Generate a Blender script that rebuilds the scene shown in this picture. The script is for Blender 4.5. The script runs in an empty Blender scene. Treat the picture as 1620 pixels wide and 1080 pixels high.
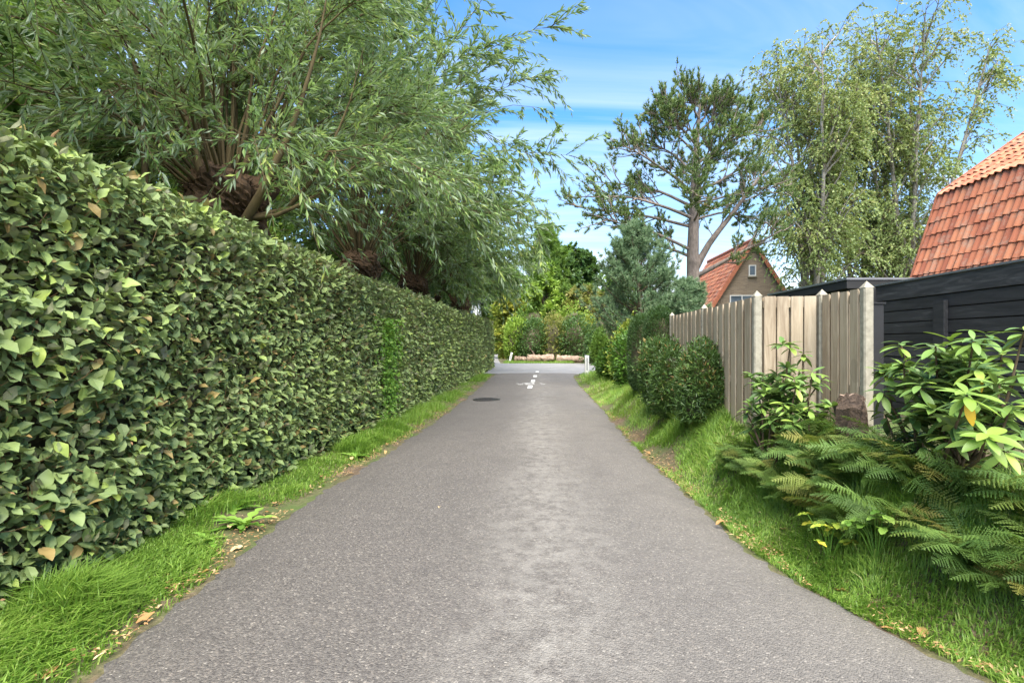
import bpy, math, random
import numpy as np
from mathutils import Matrix, Vector

SC = bpy.context.scene
COL = SC.collection
R = math.radians
rng = np.random.default_rng(7)
random.seed(7)

# ------------------------------------------------------------------ camera, sky, sun, exposure
CAMZ = 1.45
cd = bpy.data.cameras.new('camera'); cam = bpy.data.objects.new('camera', cd); COL.objects.link(cam)
cam.location = (0, 0, CAMZ); cam.rotation_euler = (R(90), 0, 0)
cd.lens = 18; cd.sensor_width = 36; cd.clip_start = 0.05; cd.clip_end = 3000
SC.camera = cam
SUN_EL, SUN_AZ = 60, 172           # azimuth of the sun, clockwise from +Y
SKY_STRENGTH = 0.15
w = bpy.data.worlds.new('World'); SC.world = w; w.use_nodes = True
nt = w.node_tree; nt.nodes.clear()
def N(tree, kind, **kw):
    n = tree.nodes.new(kind)
    for k, v in kw.items(): setattr(n, k, v)
    return n
out = N(nt, 'ShaderNodeOutputWorld'); bg = N(nt, 'ShaderNodeBackground'); bg.inputs['Strength'].default_value = SKY_STRENGTH
sky = N(nt, 'ShaderNodeTexSky'); sky.sky_type = 'NISHITA'; sky.sun_disc = False
sky.sun_elevation = R(SUN_EL); sky.sun_rotation = R(SUN_AZ)
sky.air_density = 1.0; sky.dust_density = 0.6; sky.ozone_density = 2.5
hsv = N(nt, 'ShaderNodeHueSaturation'); hsv.inputs['Saturation'].default_value = 1.55; hsv.inputs['Value'].default_value = .92
nt.links.new(sky.outputs[0], hsv.inputs['Color'])
tc = N(nt, 'ShaderNodeTexCoord'); sep = N(nt, 'ShaderNodeSeparateXYZ'); nt.links.new(tc.outputs['Generated'], sep.inputs[0])
def math_n(tree, op, a, b=None, clamp=False):
    m = N(tree, 'ShaderNodeMath', operation=op); m.use_clamp = clamp
    for i, v in enumerate((a, b)):
        if v is None: continue
        if isinstance(v, (int, float)): m.inputs[i].default_value = v
        else: tree.links.new(v, m.inputs[i])
    return m.outputs[0]
zz = math_n(nt, 'ADD', math_n(nt, 'MAXIMUM', sep.outputs['Z'], 0.0), 0.22)
cx_ = math_n(nt, 'DIVIDE', sep.outputs['X'], zz); cy_ = math_n(nt, 'DIVIDE', sep.outputs['Y'], zz)
cmb = N(nt, 'ShaderNodeCombineXYZ')
nt.links.new(math_n(nt, 'MULTIPLY', cx_, 0.45), cmb.inputs[0]); nt.links.new(math_n(nt, 'MULTIPLY', cy_, 1.5), cmb.inputs[1])
cn = N(nt, 'ShaderNodeTexNoise'); cn.inputs['Scale'].default_value = 1.1; cn.inputs['Detail'].default_value = 7; cn.inputs['Roughness'].default_value = 0.58
cn.inputs['Distortion'].default_value = 0.9
nt.links.new(cmb.outputs[0], cn.inputs['Vector'])
cr = N(nt, 'ShaderNodeValToRGB'); cr.color_ramp.elements[0].position = 0.42; cr.color_ramp.elements[1].position = 0.86
nt.links.new(cn.outputs['Fac'], cr.inputs[0])
# thin cloud veil grows denser with the longer path through it towards the horizon
veil = math_n(nt, 'SUBTRACT', math_n(nt, 'DIVIDE', 0.27, zz), 0.30, clamp=True)
fac = math_n(nt, 'ADD', math_n(nt, 'MULTIPLY', cr.outputs[0], 0.75), veil, clamp=True)
fac = math_n(nt, 'MINIMUM', fac, 0.92)
mx = N(nt, 'ShaderNodeMixRGB'); mx.inputs[2].default_value = (3.6, 3.75, 3.95, 1)
nt.links.new(fac, mx.inputs[0]); nt.links.new(hsv.outputs[0], mx.inputs[1])
nt.links.new(mx.outputs[0], bg.inputs['Color']); nt.links.new(bg.outputs[0], out.inputs[0])

sl = bpy.data.lights.new('sun', 'SUN'); sun = bpy.data.objects.new('sun', sl); COL.objects.link(sun)
sl.energy = 4.8; sl.angle = R(60); sl.color = (1.0, 0.93, 0.80)
az = R(SUN_AZ); el = R(SUN_EL)
sdir = Vector((math.sin(az) * math.cos(el), math.cos(az) * math.cos(el), math.sin(el)))
sun.rotation_euler = sdir.to_track_quat('Z', 'Y').to_euler()
vs = SC.view_settings; vs.view_transform = 'Standard'; vs.look = 'None'; vs.gamma = 1; vs.exposure = 1.45; vs.use_curve_mapping = False

# ------------------------------------------------------------------ helpers
def setp(o, label=None, cat=None, group=None, kind=None):
    if label: o['label'] = label
    if cat: o['category'] = cat
    if group: o['group'] = group
    if kind: o['kind'] = kind
    return o
def empty(name, loc, label=None, cat=None, group=None):
    o = bpy.data.objects.new(name, None); COL.objects.link(o); o.location = loc; o.empty_display_size = 0.1
    return setp(o, label, cat, group)
def mesh_from(name, V, F, mat=None, rnd=None, smooth=False):
    V = np.ascontiguousarray(V, dtype=np.float32).reshape(-1, 3); F = np.ascontiguousarray(F, dtype=np.int32).reshape(-1, 3)
    me = bpy.data.meshes.new(name)
    me.vertices.add(len(V)); me.vertices.foreach_set('co', V.ravel())
    me.loops.add(F.size); me.loops.foreach_set('vertex_index', F.ravel())
    me.polygons.add(len(F)); me.polygons.foreach_set('loop_start', np.arange(0, F.size, 3, dtype=np.int32))
    me.polygons.foreach_set('use_smooth', np.full(len(F), bool(smooth), dtype=bool))
    if rnd is not None:
        a = me.attributes.new('rnd', 'FLOAT', 'POINT'); a.data.foreach_set('value', np.ascontiguousarray(rnd, dtype=np.float32))
    me.update(calc_edges=True)
    if mat: me.materials.append(mat)
    return me
def obj(name, me, parent=None, loc=None):
    """link a mesh object; its vertices are in world space unless loc is given, the parent only moved by location"""
    o = bpy.data.objects.new(name, me); COL.objects.link(o)
    if loc is not None: o.location = loc
    if parent is not None:
        o.parent = parent
        if loc is None:
            p = parent; off = Vector((0, 0, 0))
            while p is not None: off += p.location; p = p.parent
            o.location = -off
    return o
def wobj(name, me, parent, M):
    """link a mesh object with world matrix M under a parent chain that has translations only"""
    o = bpy.data.objects.new(name, me); COL.objects.link(o); o.parent = parent
    off = Vector((0, 0, 0)); p = parent
    while p is not None: off += p.location; p = p.parent
    o.matrix_basis = Matrix.Translation(-off) @ M
    return o
class MB:
    def __init__(s): s.V = []; s.F = []; s.R = []; s.n = 0
    def add(s, V, F, r=0.5):
        V = np.asarray(V, dtype=np.float64).reshape(-1, 3); F = np.asarray(F).reshape(-1, 3)
        s.V.append(V); s.F.append(F + s.n); s.n += len(V)
        s.R.append(np.full(len(V), r) if np.isscalar(r) else np.asarray(r)); return s
    def mesh(s, name, mat=None, smooth=False):
        return mesh_from(name, np.concatenate(s.V), np.concatenate(s.F), mat, np.concatenate(s.R), smooth)
    def build(s, name, mat, parent=None, smooth=False): return obj(name, s.mesh(name, mat, smooth), parent)
def nrm(a): return a / np.maximum(np.linalg.norm(a, axis=-1, keepdims=True), 1e-9)
BOXF = np.array([(0,2,1),(0,3,2),(4,5,6),(4,6,7),(0,1,5),(0,5,4),(1,2,6),(1,6,5),(2,3,7),(2,7,6),(3,0,4),(3,4,7)])
def box_arr(lo, hi):
    x0,y0,z0 = lo; x1,y1,z1 = hi
    return np.array([(x0,y0,z0),(x1,y0,z0),(x1,y1,z0),(x0,y1,z0),(x0,y0,z1),(x1,y0,z1),(x1,y1,z1),(x0,y1,z1)], float), BOXF
def bev_box(lo, hi, b):
    """box with chamfered long edges: 8-sided section along z"""
    x0,y0,z0 = lo; x1,y1,z1 = hi
    ring = [(x0+b,y0),(x1-b,y0),(x1,y0+b),(x1,y1-b),(x1-b,y1),(x0+b,y1),(x0,y1-b),(x0,y0+b)]
    V = [(x,y,z0) for x,y in ring] + [(x,y,z1) for x,y in ring]
    F = []
    for i in range(8):
        j = (i+1) % 8; F += [(i,j,8+j),(i,8+j,8+i)]
    for i in range(1,7): F += [(0,i+1,i),(8,8+i,8+i+1)]
    return np.array(V), np.array(F)
def xform(V, o, ex, ey, ez=(0,0,1)):
    V = np.asarray(V); return np.asarray(o) + V[:,:1]*np.asarray(ex) + V[:,1:2]*np.asarray(ey) + V[:,2:3]*np.asarray(ez)
def tubes(P, rad, sides=6, r=0.5):
    """P [n,k,3] polylines, rad [n,k] -> V,F,rnd"""
    P = np.asarray(P, float); n,k,_ = P.shape; rad = np.broadcast_to(np.asarray(rad, float), (n,k))
    T = nrm(np.gradient(P, axis=1)); mt = nrm(T.mean(axis=1))
    ref = np.where(np.abs(mt[:,2:3]) > 0.85, np.array([[1.0,0.1,0]]), np.array([[0.0,0,1]]))[:,None,:]
    A = nrm(np.cross(T, ref)); B = np.cross(T, A)
    th = np.arange(sides)*2*np.pi/sides
    V = P[:,:,None,:] + rad[:,:,None,None]*(A[:,:,None,:]*np.cos(th)[None,None,:,None] + B[:,:,None,:]*np.sin(th)[None,None,:,None])
    i,j,s = np.meshgrid(np.arange(n), np.arange(k-1), np.arange(sides), indexing='ij')
    s2 = (s+1) % sides; b = i*k*sides
    a0 = b+j*sides+s; a1 = b+j*sides+s2; c0 = a0+sides; c1 = a1+sides
    F = np.stack([np.stack([a0,c1,a1],-1), np.stack([a0,c0,c1],-1)], -2).reshape(-1,3)
    rr = np.full(n*k*sides, r) if np.isscalar(r) else np.repeat(np.asarray(r), k*sides)
    return V.reshape(-1,3), F, rr
def along(P, idx, t):
    k = P.shape[1]; f = np.clip(t, 0, 0.9999)*(k-1); i = f.astype(int); u = (f-i)[:,None]
    a = P[idx,i]; b = P[idx,i+1]; return a*(1-u)+b*u, nrm(b-a)
def grow(P, m, t0, t1, lo, hi, a0, a1, droop, k, rg, up=0.0, wander=0.05, taper=0.5, out=None):
    """m children on each polyline"""
    n = len(P); idx = np.repeat(np.arange(n), m); t = rg.uniform(t0, t1, n*m)
    p, T = along(P, idx, t)
    q = nrm(np.cross(T, nrm(rg.normal(size=(n*m,3))))); a = np.radians(rg.uniform(a0, a1, n*m))[:,None]
    D = T*np.cos(a)+q*np.sin(a); D[:,2] += up
    if out is not None: D[:,:2] += nrm((p-out)[:,:2])*0.35
    D = nrm(D); L = rg.uniform(lo, hi, n*m)*(1-taper*t)
    s = np.linspace(0,1,k)[None,:,None]
    pts = p[:,None,:]+D[:,None,:]*L[:,None,None]*s
    pts[:,:,2] -= droop*L[:,None]*np.linspace(0,1,k)[None,:]**2
    wn = np.cumsum(rg.normal(0, wander, (n*m,k,3)), axis=1)*L[:,None,None]/k; wn[:,0] = 0
    return pts+wn, idx, t
# leaf templates: (along, side, up)
T_DIA = (np.array([(0,0,0),(.42,.5,.14),(1,0,0),(.42,-.5,.14)]), np.array([(0,2,1),(0,3,2)]))
T_LEAF = (np.array([(0,0,0),(.36,0,-.02),(.7,0,-.03),(1,0,-.16),(.26,.42,.10),(.62,.44,.16),(.26,-.42,.10),(.62,-.44,.16)]),
          np.array([(0,1,4),(1,5,4),(1,2,5),(2,3,5),(0,6,1),(1,6,7),(1,7,2),(2,7,3)]))
T_WIL = (np.array([(0,0,0),(.3,.42,.15),(.3,-.42,.15),(.62,.4,.05),(.62,-.4,.05),(1,0,-.9)]),
         np.array([(0,3,1),(0,2,4),(0,4,3),(4,5,3)]))
T_TRI = (np.array([(0,.5,0),(0,-.5,0),(1,0,0)]), np.array([(0,1,2)]))
def leaves(P, D, Nn, L, W, tpl, r):
    D = nrm(D); S = nrm(np.cross(Nn, D)); U = np.cross(D, S)
    tv, tf = tpl; n = len(P); L = np.broadcast_to(L, (n,)); W = np.broadcast_to(W, (n,))
    V = P[:,None,:] + D[:,None,:]*(tv[None,:,0]*L[:,None])[:,:,None] + S[:,None,:]*(tv[None,:,1]*W[:,None])[:,:,None] + U[:,None,:]*(tv[None,:,2]*W[:,None])[:,:,None]
    F = (tf[None]+(np.arange(n)*len(tv))[:,None,None]).reshape(-1,3)
    return V.reshape(-1,3), F, np.repeat(np.broadcast_to(r,(n,)), len(tv))
def scatter(P, m, t0, t1, spread, grav, L0, L1, wr, tpl, rg, r=None, upn=0.7):
    """leaves along polylines"""
    n = len(P); idx = np.repeat(np.arange(n), m); t = rg.uniform(t0, t1, n*m)
    p, T = along(P, idx, t); q = nrm(np.cross(T, nrm(rg.normal(size=(n*m,3)))))
    D = T+q*spread*rg.uniform(.5,1.3,(n*m,1)); D[:,2] -= grav*rg.uniform(.3,1.5,n*m); D = nrm(D)
    Nn = rg.normal(0,.55,(n*m,3)); Nn[:,2] += upn; Nn = nrm(Nn)
    L = rg.uniform(L0, L1, n*m)
    rr = np.clip(rg.normal(.5,.2,n*m)+(0 if r is None else np.repeat(r, m)),0,1)
    return leaves(p, D, Nn, L, L*wr, tpl, rr)
_ph = [np.random.default_rng(s).uniform(0,6.28,(6,3)) for s in range(40)]
def noise2(x, y, sc=1.0, seed=0):
    """cheap smooth value in about -1..1"""
    o = 0; ph = _ph[seed]
    for i in range(6):
        f = sc*(0.7+0.45*i); a = ph[i,2]; o = o+np.sin((x*math.cos(a)+y*math.sin(a))*f+ph[i,0])*np.cos((x*math.sin(a*1.7)-y*math.cos(a*1.7))*f*.8+ph[i,1])
    return o/2.4
def sstep(a, b, v): t = np.clip((np.asarray(v, float)-a)/(b-a), 0, 1); return t*t*(3-2*t)

# ------------------------------------------------------------------ materials
def mat(name):
    m = bpy.data.materials.new(name); m.use_nodes = True; t = m.node_tree; t.nodes.clear()
    o = N(t, 'ShaderNodeOutputMaterial'); b = N(t, 'ShaderNodeBsdfPrincipled'); t.links.new(b.outputs[0], o.inputs[0]); return m, t, b, o
def ramp(t, src, stops):
    c = N(t, 'ShaderNodeValToRGB'); e = c.color_ramp.elements
    while len(e) < len(stops): e.new(0.5)
    for i,(p,col) in enumerate(stops): e[i].position = p; e[i].color = (*col,1)
    t.links.new(src, c.inputs[0]); return c.outputs[0]
def noise_n(t, sc, det=4, rough=.55, vec=None, dist=0.0):
    n = N(t, 'ShaderNodeTexNoise'); n.inputs['Scale'].default_value = sc; n.inputs['Detail'].default_value = det; n.inputs['Roughness'].default_value = rough; n.inputs['Distortion'].default_value = dist
    if vec is not None: t.links.new(vec, n.inputs['Vector'])
    return n.outputs['Fac']
def mixc(t, f, a, b, mode='MIX'):
    m = N(t, 'ShaderNodeMixRGB', blend_type=mode)
    for i,v in enumerate((f,a,b)):
        if isinstance(v,(int,float)): m.inputs[i].default_value = v
        elif isinstance(v,tuple): m.inputs[i].default_value = (*v,1)
        else: t.links.new(v, m.inputs[i])
    return m.outputs[0]
def bump(t, b, h, strength=.3, dist=.01):
    n = N(t, 'ShaderNodeBump'); n.inputs['Strength'].default_value = strength; n.inputs['Distance'].default_value = dist
    t.links.new(h, n.inputs['Height']); t.links.new(n.outputs[0], b.inputs['Normal']); return n
def objvec(t, scale=(1,1,1), rand=0.0, kind='Object'):
    c = N(t, 'ShaderNodeTexCoord'); mp = N(t, 'ShaderNodeMapping'); mp.inputs['Scale'].default_value = scale
    t.links.new(c.outputs[kind], mp.inputs[0])
    if rand:
        oi = N(t, 'ShaderNodeObjectInfo'); v = N(t, 'ShaderNodeVectorMath', operation='SCALE'); v.inputs[0].default_value = (rand, rand*1.7, rand*.6)
        t.links.new(oi.outputs['Random'], v.inputs['Scale']); t.links.new(v.outputs[0], mp.inputs['Location'])
    return mp.outputs[0]
def foliage(name, stops, under=None, rough=.5, trans=.3, src='attr', spec=.35, sat=1.0, tcol=None):
    m, t, b, o = mat(name)
    if src == 'attr':
        a = N(t, 'ShaderNodeAttribute'); a.attribute_name = 'rnd'; s = a.outputs['Fac']
    else:
        a = N(t, 'ShaderNodeObjectInfo'); s = a.outputs['Random']
    col = ramp(t, s, stops)
    blot = noise_n(t, 9, 2, vec=objvec(t)); col = mixc(t, math_n(t,'MULTIPLY',blot,.10), col, (.02,.03,.008), 'MIX') if src=='attr' else col
    top = col
    if under:
        g = N(t, 'ShaderNodeNewGeometry'); col = mixc(t, g.outputs['Backfacing'], col, under)
    t.links.new(col, b.inputs['Base Color']); b.inputs['Roughness'].default_value = rough; b.inputs['Specular IOR Level'].default_value = spec
    tr = N(t, 'ShaderNodeBsdfTranslucent'); t.links.new(mixc(t, .6, top, tcol or (.22,.34,.03)), tr.inputs['Color'])
    ms = N(t, 'ShaderNodeMixShader'); ms.inputs[0].default_value = trans
    t.links.new(b.outputs[0], ms.inputs[1]); t.links.new(tr.outputs[0], ms.inputs[2]); t.links.new(ms.outputs[0], o.inputs[0]); return m
def bark(name, c0, c1, sc=6, stretch=(1,1,.25), bs=.8, rough=.9):
    m, t, b, o = mat(name); v = objvec(t, stretch); n = noise_n(t, sc, 6, .65, v, .6); n2 = noise_n(t, 2.3, 3, .5, objvec(t))
    f = math_n(t, 'ADD', math_n(t,'MULTIPLY',n,.75), math_n(t,'MULTIPLY',n2,.25))
    t.links.new(ramp(t, f, [(.33,c0),(.66,c1)]), b.inputs['Base Color']); b.inputs['Roughness'].default_value = rough; bump(t, b, n, bs, .03); return m
def plain(name, c, rough=.6, var=.25, sc=8, metal=0.0):
    m, t, b, o = mat(name); n = noise_n(t, sc, 5, .6, objvec(t))
    t.links.new(ramp(t, n, [(.3,tuple(x*(1-var) for x in c)),(.7,tuple(min(1,x*(1+var)) for x in c))]), b.inputs['Base Color'])
    b.inputs['Roughness'].default_value = rough; b.inputs['Metallic'].default_value = metal; bump(t,b,n,.15,.01); return m

M = {}
E_TOP = [(0,(.42,.28,.10)),(.05,(.215,.265,.10)),(.3,(.21,.285,.105)),(.6,(.285,.37,.13)),(.85,(.34,.45,.12)),(1,(.42,.52,.11))]
M['hedge'] = foliage('hedge_leaf', E_TOP, (.27,.28,.17), .5, .18, spec=.3)
M['hedge_o'] = foliage('hedge_leaf_single', E_TOP, (.27,.28,.17), .5, .18, src='obj', spec=.3)
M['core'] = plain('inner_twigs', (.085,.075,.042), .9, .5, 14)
W_ST = [(0,(.10,.19,.05)),(.4,(.16,.265,.07)),(.75,(.235,.345,.10)),(1,(.37,.43,.10))]
M['willow'] = foliage('willow_leaf', W_ST, (.31,.39,.25), .48, .36, spec=.35, tcol=(.27,.40,.10))
M['willow_o'] = foliage('willow_leaf_single', W_ST, (.31,.39,.25), .48, .36, src='obj', spec=.35, tcol=(.27,.40,.10))
M['wbark'] = bark('willow_bark', (.022,.012,.006), (.13,.075,.035), 20)
M['wshoot'] = bark('willow_shoot_bark', (.05,.036,.015), (.14,.105,.042), 6, (1,1,.3), .4)
M['birch'] = foliage('birch_leaf', [(0,(.16,.23,.08)),(.5,(.28,.36,.13)),(.85,(.40,.46,.18)),(1,(.52,.50,.21))], None, .5, .34, tcol=(.36,.44,.08))
M['birchbark'] = bark('birch_bark', (.10,.085,.07), (.48,.44,.38), 5, (1,1,1.6), .3)
M['pine'] = foliage('pine_needle', [(0,(.09,.15,.05)),(.5,(.16,.235,.075)),(.85,(.24,.31,.10)),(1,(.38,.29,.10))], None, .55, .15)
M['pinebark'] = bark('pine_bark', (.10,.08,.066), (.29,.235,.195), 11, (1,1,.3), .9)
M['bluepine'] = foliage('blue_pine_needle', [(0,(.11,.18,.09)),(.5,(.175,.27,.135)),(1,(.27,.36,.19))], None, .5, .2, tcol=(.16,.30,.15))
M['yew'] = foliage('yew_needle', [(0,(.03,.065,.016)),(.5,(.055,.11,.024)),(.85,(.10,.175,.035)),(1,(.24,.15,.05))], None, .5, .12)
M['yewclip'] = foliage('clipped_yew_needle', [(0,(.03,.07,.022)),(.6,(.06,.12,.035)),(1,(.12,.19,.06))], None, .5, .12)
M['laurel'] = foliage('laurel_leaf', [(0,(.05,.12,.02)),(.5,(.09,.20,.03)),(1,(.17,.30,.05))], None, .35, .2)
M['laurely'] = foliage('variegated_laurel_leaf', [(0,(.12,.21,.03)),(.45,(.26,.36,.05)),(1,(.52,.52,.09))], None, .4, .2)
RH = [(0,(.09,.17,.04)),(.45,(.14,.24,.055)),(.8,(.21,.33,.06)),(1,(.30,.42,.075))]
M['rhodo'] = foliage('rhododendron_leaf', RH, (.15,.20,.08), .42, .16, src='obj', spec=.35)
M['rhodo_a'] = foliage('inner_rhododendron_leaf', RH, (.15,.20,.08), .42, .16, spec=.35)
M['rhodoy'] = foliage('young_rhododendron_leaf', [(0,(.16,.28,.045)),(1,(.25,.36,.06))], (.25,.34,.10), .38, .22, src='obj')
M['rhodosick'] = foliage('yellow_rhododendron_leaf', [(0,(.75,.42,.03)),(1,(.80,.52,.05))], None, .45, .2, src='obj')
M['rbark'] = bark('rhododendron_bark', (.07,.045,.025), (.19,.13,.075), 12)
M['fern'] = foliage('fern_frond', [(0,(.07,.14,.03)),(.5,(.12,.205,.042)),(.82,(.18,.245,.05)),(1,(.25,.21,.05))], None, .55, .25, src='obj')
M['grass'] = foliage('grass_blade', [(0,(.13,.23,.045)),(.4,(.21,.36,.06)),(.75,(.31,.46,.085)),(.93,(.44,.52,.15)),(1,(.60,.54,.27))], None, .45, .4, tcol=(.36,.56,.06))
M['weed'] = foliage('weed_leaf', [(0,(.11,.24,.03)),(.5,(.18,.36,.05)),(1,(.32,.46,.09))], None, .5, .35)
M['decid'] = foliage('broad_leaf', [(0,(.08,.16,.03)),(.5,(.14,.25,.045)),(1,(.24,.36,.065))], None, .5, .3)
M['light'] = foliage('pale_broad_leaf', [(0,(.17,.29,.04)),(.5,(.28,.43,.065)),(1,(.44,.54,.10))], None, .5, .35)
M['yellow'] = foliage('yellowing_leaf', [(0,(.20,.28,.05)),(.5,(.34,.39,.07)),(1,(.58,.50,.09))], None, .5, .35)
M['olive'] = foliage('olive_leaf', [(0,(.14,.16,.04)),(.5,(.23,.24,.06)),(1,(.38,.32,.10))], None, .5, .3)
M['dark'] = foliage('dark_leaf', [(0,(.045,.10,.028)),(.5,(.075,.15,.042)),(1,(.13,.23,.06))], None, .5, .2)
M['trunk'] = bark('brown_bark', (.05,.035,.022), (.15,.11,.07), 8)
M['litter'] = foliage('dry_leaf', [(0,(.30,.15,.05)),(.5,(.48,.30,.13)),(1,(.66,.50,.28))], None, .7, .1, src='obj')
M['litter_a'] = foliage('dry_leaf_litter', [(0,(.18,.09,.035)),(.5,(.36,.21,.09)),(1,(.58,.42,.22))], None, .8, .1)

def wood_mat(name, c0, c1, c2, rough=.75, sc=(9,9,.9), bs=.35):
    m, t, b, o = mat(name); v = objvec(t, sc, 13.0)
    n = noise_n(t, 2.2, 6, .6, v, 1.2); oi = N(t,'ShaderNodeObjectInfo')
    f = math_n(t,'ADD', math_n(t,'MULTIPLY',n,.8), math_n(t,'MULTIPLY',oi.outputs['Random'],.22))
    c = ramp(t, f, [(.3,c0),(.55,c1),(.8,c2)])
    st = noise_n(t, 1.1, 3, .5, objvec(t,(1.2,1.2,.8),7.0)); c = mixc(t, math_n(t,'MULTIPLY',math_n(t,'GREATER_THAN',st,.62),.18), c, tuple(x*.45 for x in c0))
    t.links.new(c, b.inputs['Base Color']); b.inputs['Roughness'].default_value = rough; bump(t,b,n,bs,.006); return m
M['fence'] = wood_mat('weathered_softwood', (.25,.19,.125), (.41,.335,.235), (.53,.45,.335))
M['concrete'] = plain('pale_concrete', (.31,.285,.22), .85, .25, 22)
M['black'] = wood_mat('black_stained_wood', (.016,.016,.017), (.042,.042,.043), (.15,.145,.14), .7, (8,.4,8), .25)
M['flash'] = plain('grey_metal_flashing', (.30,.32,.35), .4, .1, 6, .6)
M['felt'] = plain('black_roof_trim', (.016,.017,.019), .7, .2, 8)
M['white'] = plain('white_paint', (.74,.74,.72), .5, .06, 12)
M['render_wall'] = plain('white_render', (.66,.67,.68), .8, .06, 5)
M['refl'] = plain('grey_reflector', (.36,.37,.38), .3, .1, 20)
M['iron'] = plain('cast_iron', (.05,.047,.045), .5, .3, 30, .4)
M['log'] = bark('log_bark', (.13,.085,.06), (.46,.34,.26), 9, (.6,2,2), 1)
M['stump'] = bark('stump_bark', (.03,.02,.014), (.17,.115,.08), 22, (1,1,1), 1)
def glass_mat():
    m, t, b, o = mat('window_glass'); b.inputs['Base Color'].default_value = (.10,.13,.17,1); b.inputs['Roughness'].default_value = .06; b.inputs['Specular IOR Level'].default_value = .8; return m
M['glass'] = glass_mat()
def tile_mat(name, src):
    m, t, b, o = mat(name)
    if src == 'obj': s = N(t,'ShaderNodeObjectInfo').outputs['Random']
    else:
        a = N(t,'ShaderNodeAttribute'); a.attribute_name = 'rnd'; s = a.outputs['Fac']
    c = ramp(t, s, [(0,(.31,.092,.046)),(.5,(.41,.132,.062)),(1,(.50,.19,.09))])
    g = N(t,'ShaderNodeNewGeometry')
    v = N(t,'ShaderNodeVectorMath',operation='SCALE'); v.inputs['Scale'].default_value = 1; t.links.new(g.outputs['Position'], v.inputs[0])
    n = noise_n(t, 3.4, 6, .68, v.outputs[0]); n2 = noise_n(t, 22, 4, .6, v.outputs[0])
    f = math_n(t,'MULTIPLY', math_n(t,'SUBTRACT', math_n(t,'ADD', n, math_n(t,'MULTIPLY',n2,.35)), .66), 4.5, clamp=True)
    c = mixc(t, math_n(t,'MULTIPLY',f,.55), c, (.36,.31,.23))     # lichen patches
    t.links.new(c, b.inputs['Base Color']); b.inputs['Roughness'].default_value = .8; bump(t,b,n2,.3,.008); return m
M['tile'] = tile_mat('clay_tile','obj'); M['tile_a'] = tile_mat('clay_tile_field','attr')
def brick_mat():
    m, t, b, o = mat('brown_brick'); v = objvec(t, (1,1,1))
    cmbv = N(t,'ShaderNodeCombineXYZ'); sp = N(t,'ShaderNodeSeparateXYZ'); t.links.new(v, sp.inputs[0])
    t.links.new(math_n(t,'ADD',sp.outputs[0],sp.outputs[1]), cmbv.inputs[0]); t.links.new(sp.outputs[2], cmbv.inputs[1])
    br = N(t,'ShaderNodeTexBrick'); br.inputs['Scale'].default_value = 1; br.inputs['Brick Width'].default_value = .22; br.inputs['Row Height'].default_value = .065; br.inputs['Mortar Size'].default_value = .008
    br.inputs['Color1'].default_value = (.17,.12,.085,1); br.inputs['Color2'].default_value = (.34,.26,.18,1); br.inputs['Mortar'].default_value = (.30,.27,.23,1)
    t.links.new(cmbv.outputs[0], br.inputs['Vector']); n = noise_n(t, 1.6, 4, .6, v)
    t.links.new(mixc(t, n, br.outputs[0], (.27,.21,.145)), b.inputs['Base Color']); b.inputs['Roughness'].default_value = .9; return m
M['brick'] = brick_mat()
def asphalt_mat():
    m, t, b, o = mat('asphalt'); v = objvec(t)
    vo = N(t,'ShaderNodeTexVoronoi'); vo.inputs['Scale'].default_value = 105; t.links.new(v, vo.inputs['Vector'])
    vo2 = N(t,'ShaderNodeTexVoronoi'); vo2.inputs['Scale'].default_value = 150; t.links.new(v, vo2.inputs['Vector'])
    sp = N(t,'ShaderNodeSeparateColor'); t.links.new(vo.outputs['Color'], sp.inputs[0])
    st = ramp(t, sp.outputs[0], [(0,(.062,.055,.05)),(.45,(.098,.088,.079)),(.8,(.122,.112,.10)),(.96,(.16,.14,.12)),(1,(.25,.23,.20))])
    big = noise_n(t, .9, 5, .6, v, .8); fine = noise_n(t, 8, 9, .78, v)
    s = N(t,'ShaderNodeSeparateXYZ'); t.links.new(v, s.inputs[0])
    # polished, dusty crown of the lane between the wheel tracks; darker tracks where tyres keep it clean
    cen = math_n(t,'SUBTRACT', s.outputs[0], math_n(t,'ADD', math_n(t,'MULTIPLY', s.outputs[1], .052), .03))
    cw = math_n(t,'ADD', cen, math_n(t,'MULTIPLY', math_n(t,'SUBTRACT', big, .5), .9))
    ridge = math_n(t,'SUBTRACT', 1.0, math_n(t,'MULTIPLY', math_n(t,'ABSOLUTE', cw), 1.75), clamp=True)
    worn = math_n(t,'MULTIPLY', ridge, math_n(t,'MULTIPLY', math_n(t,'SUBTRACT', fine, .42), 6.5, clamp=True), clamp=True)
    right = math_n(t,'MULTIPLY', math_n(t,'ADD', cen, .9), .30, clamp=True)
    dust = math_n(t,'ADD', math_n(t,'MULTIPLY', worn, .60), math_n(t,'MULTIPLY', right, .36), clamp=True)
    c = mixc(t, dust, st, (.25,.235,.21))
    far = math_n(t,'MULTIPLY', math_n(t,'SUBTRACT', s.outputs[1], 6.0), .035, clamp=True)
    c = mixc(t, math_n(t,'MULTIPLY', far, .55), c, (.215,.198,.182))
    mot = noise_n(t, 2.6, 4, .6, v); c = mixc(t, math_n(t,'MULTIPLY', math_n(t,'SUBTRACT', mot, .5), 1.2, clamp=True), c, (.06,.054,.05))
    t.links.new(c, b.inputs['Base Color'])
    t.links.new(math_n(t,'ADD', .62, math_n(t,'MULTIPLY', big, .25)), b.inputs['Roughness'])
    h = math_n(t,'ADD', math_n(t,'MULTIPLY', vo.outputs['Distance'], -.7), math_n(t,'MULTIPLY', vo2.outputs['Distance'], -.35)); bump(t,b,h,.8,.012); return m
M['asphalt'] = asphalt_mat()
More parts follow.
